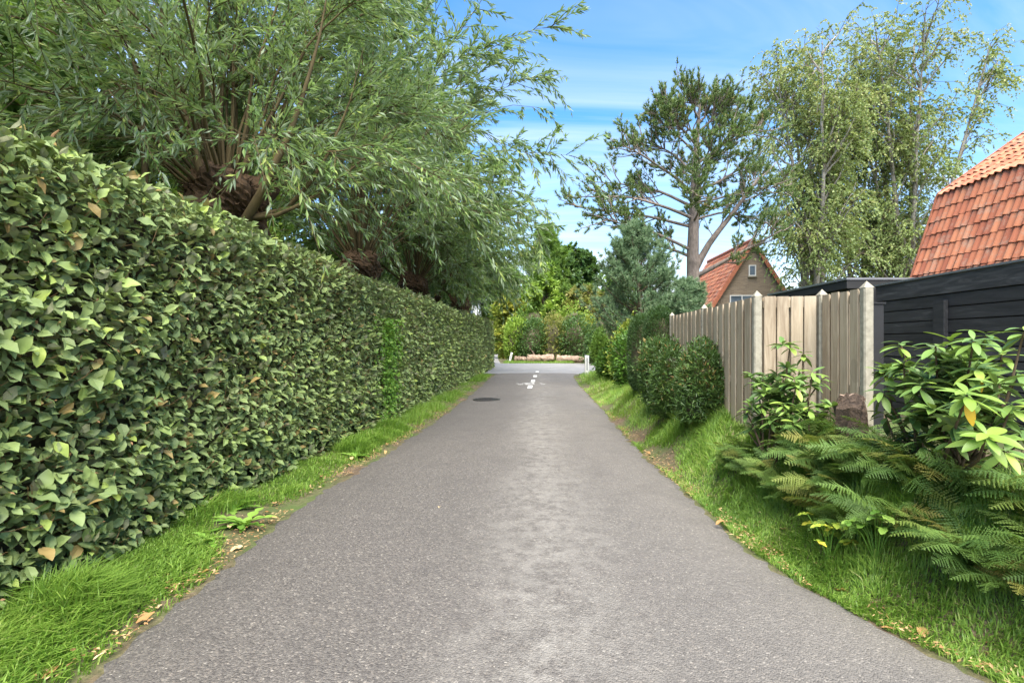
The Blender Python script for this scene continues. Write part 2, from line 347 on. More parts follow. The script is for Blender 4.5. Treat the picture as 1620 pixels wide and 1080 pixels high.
def junction_mat():
    m, t, b, o = mat('pale_asphalt'); v = objvec(t); n = noise_n(t, 1.2, 6, .6, v); n2 = noise_n(t, 60, 2, .5, v)
    t.links.new(ramp(t, math_n(t,'ADD',math_n(t,'MULTIPLY',n,.7),math_n(t,'MULTIPLY',n2,.3)), [(.3,(.19,.185,.18)),(.7,(.30,.295,.29))]), b.inputs['Base Color']); b.inputs['Roughness'].default_value = .7; bump(t,b,n2,.4,.01); return m
M['junction'] = junction_mat()
def soil_mat():
    m, t, b, o = mat('soil_and_moss'); v = objvec(t); n = noise_n(t, 1.4, 6, .65, v); n2 = noise_n(t, 24, 5, .7, v)
    c = ramp(t, n2, [(.3,(.055,.035,.02)),(.55,(.15,.105,.065)),(.8,(.30,.23,.155))])
    c = mixc(t, math_n(t,'MULTIPLY', math_n(t,'SUBTRACT', n, .40), 4.0, clamp=True), c, (.07,.115,.022))
    t.links.new(c, b.inputs['Base Color']); b.inputs['Roughness'].default_value = .95; bump(t,b,n2,.8,.03); return m
M['soil'] = soil_mat()
def paint_mat():
    m, t, b, o = mat('worn_road_paint'); v = objvec(t); n = noise_n(t, 26, 5, .7, v)
    t.links.new(ramp(t, n, [(.30,(.22,.21,.20)),(.42,(.70,.70,.68))]), b.inputs['Base Color']); b.inputs['Roughness'].default_value = .6; return m
M['paint'] = paint_mat()
def paint2_mat():
    m, t, b, o = mat('flaked_road_paint'); v = objvec(t); n = noise_n(t, 11, 5, .7, v)
    t.links.new(ramp(t, n, [(.44,(.20,.19,.18)),(.60,(.56,.55,.54))]), b.inputs['Base Color']); b.inputs['Roughness'].default_value = .7; return m
M['paint2'] = paint2_mat()

# ------------------------------------------------------------------ ground and road
LY = [-6,1.0,2.17,3.32,4.32,5.22,6.18,8,10.6,14,18.3,23.0]
LX = [-1.95,-1.9,-1.88,-1.89,-1.92,-1.87,-1.74,-1.56,-1.34,-1.16,-1.0,-.74]
RY = [-6,1.0,2.0,2.3,2.64,3.09,3.67,4.5,6.5,10.7,16.8,20.6,22.2,23.0]
RX = [2.6,2.4,2.18,2.05,1.90,1.75,1.68,1.70,1.70,1.95,2.25,2.5,2.75,3.2]
def xl(y): return np.interp(y, LY, LX)
def xr(y): return np.interp(y, RY, RX)
def hedge_x(y): return -2.86+.0655*np.asarray(y, float)
def gz(x, y):
    x = np.asarray(x, float); y = np.asarray(y, float)
    e = x-xr(np.clip(y,-6,20))
    b = .58*sstep(.04,.80,e)*(1-.72*sstep(9,15,y))
    b = b*(1-sstep(20,23,y)*.9)
    l = .05*sstep(0,.5,xl(np.clip(y,-6,22))-x)*(1-sstep(21,24,y))
    return b+l-.025+.012*noise2(x,y,2.5,1)*sstep(0,.3,np.maximum(e, xl(np.clip(y,-6,22))-x))
def grid_mesh(xs, ys, zf):
    X, Y = np.meshgrid(xs, ys); Z = zf(X, Y); nx, ny = len(xs), len(ys)
    V = np.stack([X,Y,Z],-1).reshape(-1,3); i,j = np.meshgrid(np.arange(nx-1), np.arange(ny-1))
    a = (j*nx+i).ravel(); F = np.concatenate([np.stack([a,a+1,a+nx+1],-1), np.stack([a,a+nx+1,a+nx],-1)])
    return V, F
xs = np.concatenate([[-1200,-400,-150,-60,-30,-18],np.arange(-12,-3,.5),np.arange(-3,4.5,.09),np.arange(4.5,12,.5),[14,18,25,40,80,200,500,1200]])
ys = np.concatenate([[-800,-200,-60,-25,-12],np.arange(-8,1,.6),np.arange(1,12,.12),np.arange(12,30,.4),np.arange(30,70,3),[80,120,200,400,900,1800]])
V, F = grid_mesh(xs, ys, gz); setp(obj('ground', mesh_from('ground', V, F, M['soil'], smooth=True)), 'soil and moss ground under the verges and gardens', 'ground', kind='structure')
yy = np.arange(-6, 23.01, .06); u = np.linspace(0,1,13)
el_ = xl(yy)+.045*noise2(yy*3,yy*0,2.2,2)+.028*noise2(yy*11,yy*0,2.0,3); er_ = xr(yy)+.04*noise2(yy*3,yy*0+4,2.2,4)+.028*noise2(yy*11,yy*0,2,5)
X = el_[:,None]*(1-u)+er_[:,None]*u; Y = np.repeat(yy[:,None],13,1); Z = .012+.028*(1-(2*u-1)**2)[None,:]+0*X
Z[:,0] = -.03; Z[:,-1] = -.03
nn = 13; a = (np.arange(len(yy)-1)[:,None]*nn+np.arange(nn-1)[None,:]).ravel()
F = np.concatenate([np.stack([a,a+1,a+nn+1],-1), np.stack([a,a+nn+1,a+nn],-1)])
setp(obj('road', mesh_from('road', np.stack([X,Y,Z],-1).reshape(-1,3), F, M['asphalt'], smooth=True)), 'narrow worn asphalt lane between hedge and grass verge', 'road', kind='structure')
# crossing road: polygon strips, 4 mm above the lane end
def strip(pl, pr, z, name, m, label, n=60):
    pl = np.array(pl,float); pr = np.array(pr,float)
    def res(p):
        d = np.r_[0,np.cumsum(np.linalg.norm(np.diff(p,axis=0),axis=1))]; q = np.linspace(0,d[-1],n); return np.stack([np.interp(q,d,p[:,0]),np.interp(q,d,p[:,1])],-1)
    A = res(pl); B = res(pr); k = 7; uu = np.linspace(0,1,k)[None,:,None]
    P = A[:,None]*(1-uu)+B[:,None]*uu; Zs = np.full((n,k,1),z); Zs[:,0] -= .04; Zs[:,-1] -= .04
    a = (np.arange(n-1)[:,None]*k+np.arange(k-1)[None,:]).ravel()
    F = np.concatenate([np.stack([a,a+1,a+k+1],-1), np.stack([a,a+k+1,a+k],-1)])
    return setp(obj(name, mesh_from(name, np.concatenate([P,Zs],-1).reshape(-1,3), F, m, smooth=True)), label, 'road', kind='structure')
strip([(14,22.0),(6,22.3),(3.6,22.9),(-.6,23.0),(-3,23.9),(-9,24.5)], [(14,31.5),(6,33.6),(2,34.2),(-.5,34.0),(-2.4,34.3),(-9,34.6)], .036, 'crossing_road', M['junction'], 'pale asphalt road crossing at the end of the lane')
strip([(-3.6,34.0),(-3.6,44),(-3.3,62)], [(-.75,33.9),(-1.15,42),(-.55,62)], .030, 'side_road', M['junction'], 'pale asphalt road leading away past the hedge end')

# painted dashes and worn lettering
def slab(name, pts, z, th, m, label=None, cat=None, group=None):
    n = len(pts); V = [(x,y,z) for x,y in pts]+[(x,y,z+th) for x,y in pts]; F = []
    for i in range(1,n-1): F += [(0,i+1,i),(n,n+i,n+i+1)]
    for i in range(n):
        j = (i+1)%n; F += [(i,j,n+j),(i,n+j,n+i)]
    return setp(obj(name, mesh_from(name, V, F, m)), label, cat, group)
WH = ['nearest','second','third','farthest']
for i,(px,Yd) in enumerate(((837,15.9),(842,18.3),(845.5,20.8))):
    x = (px-810)/810*Yd; q = .07
    slab('lane_dash', [(x-q,Yd-.5),(x+q,Yd-.5),(x+q+.06,Yd+.5),(x-q+.06,Yd+.5)], .043, .004, M['paint'], f'white centre dash on the lane, {WH[i]} of the row of four', 'road marking', 'centre dashes on the lane')
slab('lane_dash', [(1.07,23.4),(1.22,23.4),(1.28,24.3),(1.13,24.3)], .040, .004, M['paint'], 'white centre dash on the lane, farthest of the row of four', 'road marking', 'centre dashes on the lane')
slab('painted_patch', [(.44,16.7),(.74,16.75),(.76,17.5),(.46,17.45)], .0425, .004, M['paint2'], 'flaked white paint patch between the first two centre dashes', 'road marking')
for k,(dx,dy,s) in enumerate(((-.32,.1,.10),(-.2,.5,.08),(.42,.15,.09),(.38,.55,.06),(-.42,.42,.05))):
    x = .6+dx; y = 16.7+dy
    slab('paint_fleck', [(x-s,y-s*1.6),(x+s,y-s*1.2),(x+s*.8,y+s*1.7),(x-s*.7,y+s)], .041, .004, M['paint2'], 'small flake of worn white paint beside the flaked patch', 'road marking', 'flecks of worn paint on the lane')
slab('give_way_line', [(.10,25.4),(.66,25.35),(.68,25.62),(.12,25.66)], .040, .004, M['paint2'], 'short faded white line at the mouth of the crossing road', 'road marking')
slab('edge_fleck', [(1.95,27.4),(2.2,27.4),(2.2,27.7),(1.95,27.7)], .040, .004, M['paint2'], 'faded white fleck on the crossing road right of the dashes', 'road marking')

# manhole
t = empty('manhole_cover', (-.62,12.5,.03), 'round iron manhole cover in the left half of the lane', 'manhole')
def disc(r, z0, z1, n=28, r0=0.0, c=(0,0)):
    th = np.arange(n)*2*np.pi/n; V=[]; F=[]
    o = np.stack([c[0]+r*np.cos(th),c[1]+r*np.sin(th)],-1); i_ = np.stack([c[0]+r0*np.cos(th),c[1]+r0*np.sin(th)],-1)
    V = np.concatenate([np.c_[o,np.full(n,z0)],np.c_[o,np.full(n,z1)],np.c_[i_,np.full(n,z1)]]); k=np.arange(n); k2=(k+1)%n
    F = np.concatenate([np.stack([k,k2,n+k2],-1),np.stack([k,n+k2,n+k],-1),np.stack([n+k,n+k2,2*n+k2],-1),np.stack([n+k,2*n+k2,2*n+k],-1)])
    return V, F
obj('frame', mesh_from('frame', *disc(.33,-.02,.012,r0=.27), M['iron']), t, (0,0,0))
obj('lid', mesh_from('lid', *disc(.262,-.02,.008), M['iron']), t, (0,0,0))
for k in range(5):
    V,F = box_arr((-.2+.02*abs(k-2)*2,-.16+.08*k-.015,.008),(.2-.02*abs(k-2)*2,-.16+.08*k+.015,.013)); obj('rib', mesh_from('rib',V,F,M['iron']), t, (0,0,0))

# ------------------------------------------------------------------ hedge
HY0, HY1, HTH, HH = -.3, 28.0, 1.0, 2.50
hed = empty('hedge', (-3.0,3,0), 'long clipped evergreen hedge with broad wavy leaves along the left roadside', 'hedge')
def hedge_pts(n, rg):
    """points, normals on the skin of the hedge: face, top, end"""
    yv = HY0+(HY1-HY0)*rg.uniform(0,1,n)**1.35; zv = rg.uniform(.03,HH,n); kind = rg.uniform(0,1,n)
    bul = .055*noise2(yv,zv,2.1,6)+.03*noise2(yv,zv,6,7)
    lean = -.05*(zv/HH)-.16*np.maximum(0,(zv-2.3)/.3)**2
    P = np.stack([hedge_x(yv)+bul+lean, yv, zv+.07*noise2(yv,yv*0,1.3,8)*(zv/HH)],-1); Nn = np.tile([1,-.06,.15],(n,1)).astype(float)
    tp = kind < .20; m = tp.sum()
    if m:
        dx = rg.uniform(0,HTH,m); P[tp] = np.stack([hedge_x(yv[tp])-.2-dx, yv[tp], HH+.04*noise2(yv[tp],dx*3,2.1,9)+.07*noise2(yv[tp],yv[tp]*0,1.3,8)],-1); Nn[tp] = (0,0,1)
    en = (kind > .985); m = en.sum()
    if m: P[en] = np.stack([hedge_x(HY1)-rg.uniform(0,HTH,m), np.full(m,HY1), rg.uniform(.1,HH,m)],-1); Nn[en] = (0,1,.1)
    return P, Nn
def hedge_leaf_frames(P, Nn, rg):
    n = len(P)
    D = Nn*rg.uniform(.25,.9,(n,1))+rg.normal(0,.55,(n,3)); D[:,2] -= .12; D[:,1] -= .25; D = nrm(D)
    U = Nn*.85+rg.normal(0,.42,(n,3)); U[:,2] += .75; return D, nrm(U)
NH = 92000
P, Nn = hedge_pts(NH, rng); P[:,2] *= 1+.065*sstep(9,2.5,P[:,1])
P = P-Nn*rng.uniform(-.03,.13,NH)[:,None]
D, U = hedge_leaf_frames(P, Nn, rng)
L = rng.uniform(.055,.115,NH)*(1+.25*sstep(10,24,P[:,1])); rv = np.clip(rng.normal(.5,.2,NH)+.12*noise2(P[:,1],P[:,2],2.2,10),0.051,1); rv[rng.uniform(0,1,NH) < .035] = 0.01
near = (P[:,1] < 6.5) & (P[:,1] > 1.0)
# the leaves that show largest are objects of their own
infr = near & (P[:,1] > 2.55) & (P[:,1] < 3.6) & (Nn[:,0] > .5) & (P[:,2] > .25)
depth_out = P[:,0]-hedge_x(P[:,1]); cand = np.where(infr & (depth_out > -.06))[0]; pick = cand[rng.permutation(len(cand))[:300]]
sel = np.zeros(NH,bool); sel[pick] = True
mb = MB(); k = near & ~sel; mb.add(*leaves(P[k],D[k],U[k],L[k],L[k]*rng.uniform(.46,.74,k.sum()),T_LEAF,rv[k]))
k = ~near; mb.add(*leaves(P[k],D[k],U[k],L[k]*1.08,L[k]*rng.uniform(.55,.8,k.sum()),T_DIA,rv[k]))
fo = mb.build('foliage', M['hedge'], hed); setp(fo, kind='stuff')
def leaf_grid(prof, nlen, fold, curl, wave=0.0, m=None, name='leaf'):
    """a leaf of unit length: prof(s) half width, midrib fold, curl down, wavy margin"""
    V=[]; F=[]
    for i in range(nlen+1):
        s = i/nlen; h = prof(s); z = -curl*s*s
        V += [(s,-h,z+fold*h+wave*math.sin(s*11)*h),(s,0,z),(s,h,z+fold*h+wave*math.sin(s*11+2)*h)]
    for i in range(nlen):
        a=3*i; F += [(a,a+3,a+4),(a,a+4,a+1),(a+1,a+4,a+5),(a+1,a+5,a+2)]
    V=np.array(V); 
    return mesh_from(name,V,np.array(F),m,smooth=True)
hl = [leaf_grid(lambda s,q=q: q*math.sin(math.pi*min(1,s*.97+.02)**.85)**.75, 6, .35, c, .22, M['hedge_o']) for q,c in ((.29,.12),(.33,.2),(.25,.05))]
def leaf_matrix(p, d, u, L, Ws=1.0):
    d = Vector(d).normalized(); s = Vector(u).cross(d).normalized(); n = d.cross(s)
    Mx = Matrix.Identity(4)
    for i,(v,k) in enumerate(((d,L),(s,L*Ws),(n,L))):
        for r in range(3): Mx[r][i] = v[r]*k
    Mx.translation = Vector(p); return Mx
for i in pick: wobj('leaf', hl[i%3], hed, leaf_matrix(P[i]+Nn[i]*.02, D[i], U[i], L[i]*1.1))
# inner twig mass and stems
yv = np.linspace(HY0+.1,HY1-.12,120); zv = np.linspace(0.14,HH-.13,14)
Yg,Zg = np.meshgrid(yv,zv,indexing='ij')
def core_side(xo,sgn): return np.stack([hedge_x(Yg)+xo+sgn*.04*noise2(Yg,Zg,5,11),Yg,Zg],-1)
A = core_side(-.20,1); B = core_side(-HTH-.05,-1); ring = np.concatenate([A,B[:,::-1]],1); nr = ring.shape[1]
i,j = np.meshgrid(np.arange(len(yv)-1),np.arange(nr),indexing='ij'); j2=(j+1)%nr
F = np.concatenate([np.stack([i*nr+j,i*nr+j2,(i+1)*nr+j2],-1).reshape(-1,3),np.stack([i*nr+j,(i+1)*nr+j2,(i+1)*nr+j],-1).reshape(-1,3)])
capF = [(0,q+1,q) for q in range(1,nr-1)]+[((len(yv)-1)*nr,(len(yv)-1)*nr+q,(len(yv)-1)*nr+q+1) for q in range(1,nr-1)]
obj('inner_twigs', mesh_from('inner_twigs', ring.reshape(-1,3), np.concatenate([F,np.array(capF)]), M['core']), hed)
mb = MB(); n=150; y0=rng.uniform(HY0+.2,HY1-.3,n); x0=hedge_x(y0)-rng.uniform(.25,.6,n)
pts=np.stack([np.stack([x0,y0,np.full(n,-.05)],-1),np.stack([x0+rng.normal(0,.05,n),y0+rng.normal(0,.05,n),np.full(n,.25)],-1),np.stack([x0+rng.normal(0,.12,n),y0+rng.normal(0,.15,n),np.full(n,.8)],-1)],1)
mb.add(*tubes(pts,np.array([[.022,.018,.012]]),5)); setp(mb.build('stems', M['trunk'], hed), kind='stuff')
# young russet shoot tips between the leaves
n=2600; Pt,Nt = hedge_pts(n,rng); kk=(Pt[:,1]<13)&(Pt[:,1]>1); Pt=Pt[kk];Nt=Nt[kk]; D_=nrm(Nt+rng.normal(0,.5,Pt.shape)+[0,0,.25]); s=rng.uniform(.03,.09,len(Pt))[:,None]
pl=np.stack([Pt-D_*.05,Pt+D_*s*.5,Pt+D_*s+[0,0,.01]],1); mb=MB(); mb.add(*tubes(pl,np.array([[.0028,.0022,.001]]),4)); q=pl[:,2]
mb.add(*leaves(q,D_+rng.normal(0,.3,q.shape),nrm(rng.normal(0,.5,q.shape)+[0,0,1]),rng.uniform(.02,.04,len(q)),.012,T_DIA,.3))
rs = plain('russet_shoot',(.30,.17,.075),.7,.35,30); setp(mb.build('shoot_tips', rs, hed), kind='stuff')
tw = np.array([[(-2.93,3.2,2.42),(-2.93,3.2,2.55),(-2.90,3.2,2.67),(-2.865,3.2,2.74),(-2.83,3.2,2.77)]]); mb=MB(); mb.add(*tubes(tw,np.array([[.012,.011,.012,.009,.004]]),6)); setp(mb.build('dead_twig', rs, hed),'bare dead twig curling above the hedge top')

# climbing weed in the hedge
cw = empty('climbing_weed', (hedge_x(9.2)+.1,9.2,0), 'bright green climbing weed growing up through the clipped hedge', 'climber')
n=900; yv=9.1+rng.normal(0,.32,n)+.25*rng.uniform(0,1,n); zv=rng.uniform(0,1,n)**.8*1.75+.1; Pw=np.stack([hedge_x(yv)+rng.uniform(0,.12,n),yv,zv],-1)
mb=MB(); mb.add(*leaves(Pw,nrm(rng.normal(0,.6,(n,3))+[.6,0,-.4]),nrm(rng.normal(0,.4,(n,3))+[.4,0,.8]),rng.uniform(.05,.09,n),rng.uniform(.035,.06,n),T_LEAF,np.clip(rng.normal(.5,.2,n),0,1))); setp(mb.build('foliage',M['weed'],cw),kind='stuff')
pl=np.stack([np.stack([np.full(9,hedge_x(9.2)+.03+.05*math.sin(q)),9.0+.1*q+np.linspace(0,1,9)*rng.normal(0,.3)+.05*np.sin(np.arange(9)*1.7+q),np.linspace(0,1.7,9)],-1) for q in range(6)]); mb=MB(); mb.add(*tubes(pl,.004,4)); mb.build('vine',M['weed'],cw)

# ------------------------------------------------------------------ pollard willows
def blob(c, r, seed, amp=.22, nu=28, nv=18, zs=1.0):
    rg=np.random.default_rng(seed); u_=np.linspace(0,2*np.pi,nu,endpoint=False); v_=np.linspace(.02,np.pi-.02,nv)
    Uu,Vv=np.meshgrid(u_,v_); d=np.stack([np.cos(Uu)*np.sin(Vv),np.sin(Uu)*np.sin(Vv),np.cos(Vv)],-1)
    f=np.ones(Uu.shape)
    for q in range(26):
        a=nrm(rg.normal(size=3)); f+=amp*rg.uniform(.2,1)*np.exp(-((1-d@a)/.07))
    f+=rg.normal(0,.045,f.shape); P=np.array(c)+d*f[:,:,None]*r*np.array([1,1,zs])
    i,j=np.meshgrid(np.arange(nv-1),np.arange(nu),indexing='ij'); j2=(j+1)%nu
    F=np.concatenate([np.stack([i*nu+j,(i+1)*nu+j,(i+1)*nu+j2],-1).reshape(-1,3),np.stack([i*nu+j,(i+1)*nu+j2,i*nu+j2],-1).reshape(-1,3)])
    return P.reshape(-1,3),F
def willow(x,y,hz,label,seed,nsh,ntw,nlf,L0,L1,wr,tpl,detail,slen=(3.8,6.0),singles=0,custom=(),elm=48):
    rg=np.random.default_rng(seed); t=empty('pollard_willow',(x,y,0),label,'tree','row of pollard willows behind the hedge')
    tr=np.array([[(x+.05,y,-.1),(x,y,.6),(x-.05,y+.04,1.5),(x,y,2.3),(x+.02,y,hz-.2)]]); mb=MB(); mb.add(*tubes(tr,np.array([[.36,.30,.29,.30,.34]]),12)); mb.build('trunk',M['wbark'],t,True)
    mb=MB(); mb.add(*blob((x,y,hz),.44,seed,.34,56,36,.9)); mb.build('pollard_head',M['wbark'],t)
    # ragged bark and dead stubs on the head
    n=520 if detail else 160; d=nrm(rg.normal(size=(n,3))); p=np.array((x,y,hz))+d*.46*np.array([1,1,.85]); e=nrm(d+rg.normal(0,.7,(n,3))); ln=rg.uniform(.03,.2,(n,1))*rg.uniform(.4,1.3,(n,1))
    pl=np.stack([p,p+e*ln*.6,p+e*ln+[0,0,.02]],1); mb=MB(); mb.add(*tubes(pl,np.array([[.012,.008,.002]])*rg.uniform(.5,1.6,(n,1)),4)); setp(mb.build('dead_stubs',M['wbark'],t),kind='stuff')
    th=rg.uniform(0,2*np.pi,nsh); el=np.radians(np.clip(rg.normal(elm,27,nsh),10,88)); d=np.stack([np.cos(th)*np.cos(el),np.sin(th)*np.cos(el),np.sin(el)],-1)
    Ls=rg.uniform(*slen,nsh)*(.50+.54*np.sin(el)); k=10; s=np.linspace(0,1,k)[None,:,None]
    pts=np.array((x,y,hz))+d[:,None]*(.3+Ls[:,None,None]*s); pts[:,:,2]+=(Ls[:,None]*.16*np.sin(np.linspace(0,1,k)*np.pi)[None,:])-(Ls[:,None]*.13*np.cos(el)[:,None]*np.linspace(0,1,k)[None,:]**2.4)
    wn=np.cumsum(rg.normal(0,.09,(nsh,k,3)),axis=1); wn[:,0]=0; pts+=wn*.5
    if len(custom):
        for q,c in enumerate(custom):
            c=np.array(c,float); tt=np.linspace(0,1,len(c)); pts[q]=np.stack([np.interp(np.linspace(0,1,k),tt,c[:,a]) for a in range(3)],-1)
    r0=rg.uniform(.010,.030,(nsh,1)); r0[:len(custom)]=np.array([[.075],[.05],[.05],[.05],[.04]])[:len(custom)]
    rad=r0*(np.linspace(1,.12,k)**1.3)[None,:]; nc=len(custom)
    for q in range(nc): mb=MB(); mb.add(*tubes(pts[q:q+1],rad[q:q+1],9)); mb.build('limb',M['wshoot'],t,True)
    mb=MB(); mb.add(*tubes(pts[nc:],rad[nc:],6)); setp(mb.build('limbs',M['wshoot'],t,True),kind='stuff')
    tw,ti,tt=grow(pts,ntw,.16,1.0,.7,1.75,18,66,.26,6,rg,up=.06,wander=.10,taper=.35)
    mb=MB(); mb.add(*tubes(tw[:,[0,3,5]],np.array([[.006,.0035,.0015]])*(1 if detail else 1.5),3)); setp(mb.build('twigs',M['wshoot'],t),kind='stuff')
    tone=np.clip(rg.normal(0,.13,len(tw)),-.3,.3)
    V,F,rr=scatter(tw,nlf,.08,1.0,.62,.28,L0,L1,wr,tpl,rg,tone)
    kp=V.reshape(-1,len(tpl[0]),3)[:,0,1]>.8
    if not kp.all(): nv0=len(tpl[0]); V=V.reshape(-1,nv0,3)[kp].reshape(-1,3); rr=rr.reshape(-1,nv0)[kp].ravel(); F=(tpl[1][None]+(np.arange(kp.sum())*nv0)[:,None,None]).reshape(-1,3)
    if singles:
        nv=len(tpl[0]); nf=len(tpl[1]); c=V.reshape(-1,nv,3)[:,0]; px=810+810*c[:,0]/np.maximum(c[:,1],.1); py=540-810*(c[:,2]-CAMZ)/np.maximum(c[:,1],.1)
        ok=np.where((c[:,1]>1.2)&(px>0)&(px<1620)&(py>0)&(py<380))[0]; ok=ok[np.argsort(c[ok,1])][:singles]
        keep=np.ones(len(c),bool); keep[ok]=False
        vv=V.reshape(-1,nv,3); lead=[leaf_grid(lambda s_,q=q: q*math.sin(math.pi*min(1,s_*.96+.02))**.9,5,.3,cu,0,M['willow_o']) for q,cu in ((.085,.15),(.10,.25))]
        for i in ok:
            tip=vv[i,-1]-vv[i,0]; ln=float(np.linalg.norm(tip)); wobj('leaf',lead[i%2],t,leaf_matrix(vv[i,0],tip,np.cross(vv[i,1]-vv[i,2],tip)*-1,ln))
        ff=(tpl[1][None]+(np.arange(keep.sum())*nv)[:,None,None]).reshape(-1,3); V=vv[keep].reshape(-1,3); F=ff; rr=rr.reshape(-1,nv)[keep].ravel()
    mb=MB(); mb.add(V,F,rr); setp(mb.build('foliage',M['willow'],t),kind='stuff'); return t
WXf=lambda y: -4.75+.0655*y
y1=7.2; x1=WXf(y1)+.25
c1=[[(x1+.28,y1-.2,2.75),(x1+.72,y1-.35,3.35),(x1+1.15,y1-.4,4.2),(x1+1.45,y1-.4,5.2),(x1+1.6,y1-.3,6.3)],
    [(x1-.5,y1-.9,2.5),(x1-.45,y1-.95,3.4),(x1-.45,y1-1,4.3),(x1-.65,y1-1.2,5.4),(x1-.7,y1-1.4,6.6)],
    [(x1+.35,y1+.0,3.0),(x1+.9,y1,3.15),(x1+1.4,y1-.1,3.7),(x1+1.8,y1-.2,4.5),(x1+2.0,y1-.2,5.3)],
    [(x1-.1,y1-.4,3.5),(x1-.3,y1-.5,4.4),(x1-.5,y1-.6,5.4),(x1-.3,y1-.8,6.6)],
    [(x1+.35,y1-.2,2.95),(x1+.9,y1-.3,2.98),(x1+1.4,y1-.2,3.3),(x1+1.9,y1,3.8),(x1+2.4,y1+.3,4.5)]]
c1=[[(p[0],p[1],p[2]+.17) for p in q] for q in c1]
willow(WXf(1.6),1.6,3.2,'pollard willow nearest the camera, only its overhanging shoots in view',21,52,24,34,.075,.115,.17,T_WIL,True,(3.2,5.0),singles=120,elm=64)
willow(x1,y1,3.42,'large pollard willow with a thick gnarled head and leaning orange-brown limb',22,80,24,36,.10,.155,.21,T_DIA,True,(3.6,5.6),custom=c1)
willow(WXf(13)+.05,13,3.35,'pollard willow with a dark bushy head, second visible trunk along the hedge',23,84,23,34,.145,.215,.22,T_DIA,False,(6.0,8.6),elm=60)
willow(WXf(18.5),18.5,3.4,'pollard willow with a dark head, third visible trunk along the hedge',24,75,24,30,.17,.25,.23,T_DIA,False,(5.0,7.6),elm=54)
willow(WXf(23.6),23.6,3.4,'pollard willow, fourth along the hedge and partly hidden by its neighbour',25,70,22,26,.19,.27,.23,T_DIA,False,(4.0,6.4))
willow(WXf(29),29,3.4,'pollard willow at the far end of the hedge',26,60,20,24,.18,.25,.23,T_DIA,False,(4.0,6.2))

# ------------------------------------------------------------------ generic trees and shrubs
def broad_tree(name,label,x,y,h,rad,m,seed,nl=16,nb=9,ntw=8,nlf=9,L=(.12,.2),wr=.6,cz=.55,trunk_r=.16,bm=None,group=None,low=.15,shape=1.0,gap=0.0):
    rg=np.random.default_rng(seed); z0=float(gz(x,y)); t=empty(name,(x,y,z0),label,'tree',group)
    k=8; tr=np.stack([x+np.cumsum(rg.normal(0,.02*h/6,k)),y+np.cumsum(rg.normal(0,.02*h/6,k)),z0-.1+np.linspace(0,h*.93,k)],-1)[None]
    mb=MB(); mb.add(*tubes(tr,np.linspace(trunk_r,.02,k)[None],8)); mb.build('trunk',bm or M['trunk'],t,True)
    tt=np.linspace(low,.97,nl)+rg.normal(0,.015,nl); p,_=along(tr,np.zeros(nl,int),tt); az=rg.uniform(0,6.28)+np.arange(nl)*2.4
    prof=np.sin(np.pi*np.clip((tt-low)/(1-low),0,1)**.75*.93+.1)**shape; Ls=rad*prof*rg.uniform(.8,1.2,nl)+.15; el=np.radians(8+52*tt)
    d=np.stack([np.cos(az)*np.cos(el),np.sin(az)*np.cos(el),np.sin(el)],-1); s=np.linspace(0,1,6)[None,:,None]; limb=p[:,None]+d[:,None]*Ls[:,None,None]*s; limb+=np.cumsum(rg.normal(0,.05,limb.shape),1)*s
    mb=MB(); mb.add(*tubes(limb,np.linspace(trunk_r*.4,.012,6)[None],5)); setp(mb.build('limbs',bm or M['trunk'],t),kind='stuff')
    b,_,_=grow(limb,nb,.15,1,rad*.28,rad*.6,20,70,.05,5,rg,up=.15,wander=.15)
    tw,_,_=grow(b,ntw,.15,1,rad*.10,rad*.28,15,80,.12,4,rg,up=.1,wander=.2)
    tone=np.repeat(rg.normal(0,.13,len(b)),ntw); far=y>30; V,F,rr=scatter(tw,nlf,.05,1,.9,.15,L[0]*(1.5 if far else 1),L[1]*(1.5 if far else 1),wr*(1.25 if far else 1),T_TRI if far else T_DIA,rg,tone)
    mb=MB(); mb.add(*tubes(b[:,::2],np.linspace(.02,.004,3)[None],3)); setp(mb.build('twigs',bm or M['trunk'],t),kind='stuff')
    mb=MB(); mb.add(V,F,rr); setp(mb.build('crown',m,t),kind='stuff'); return t
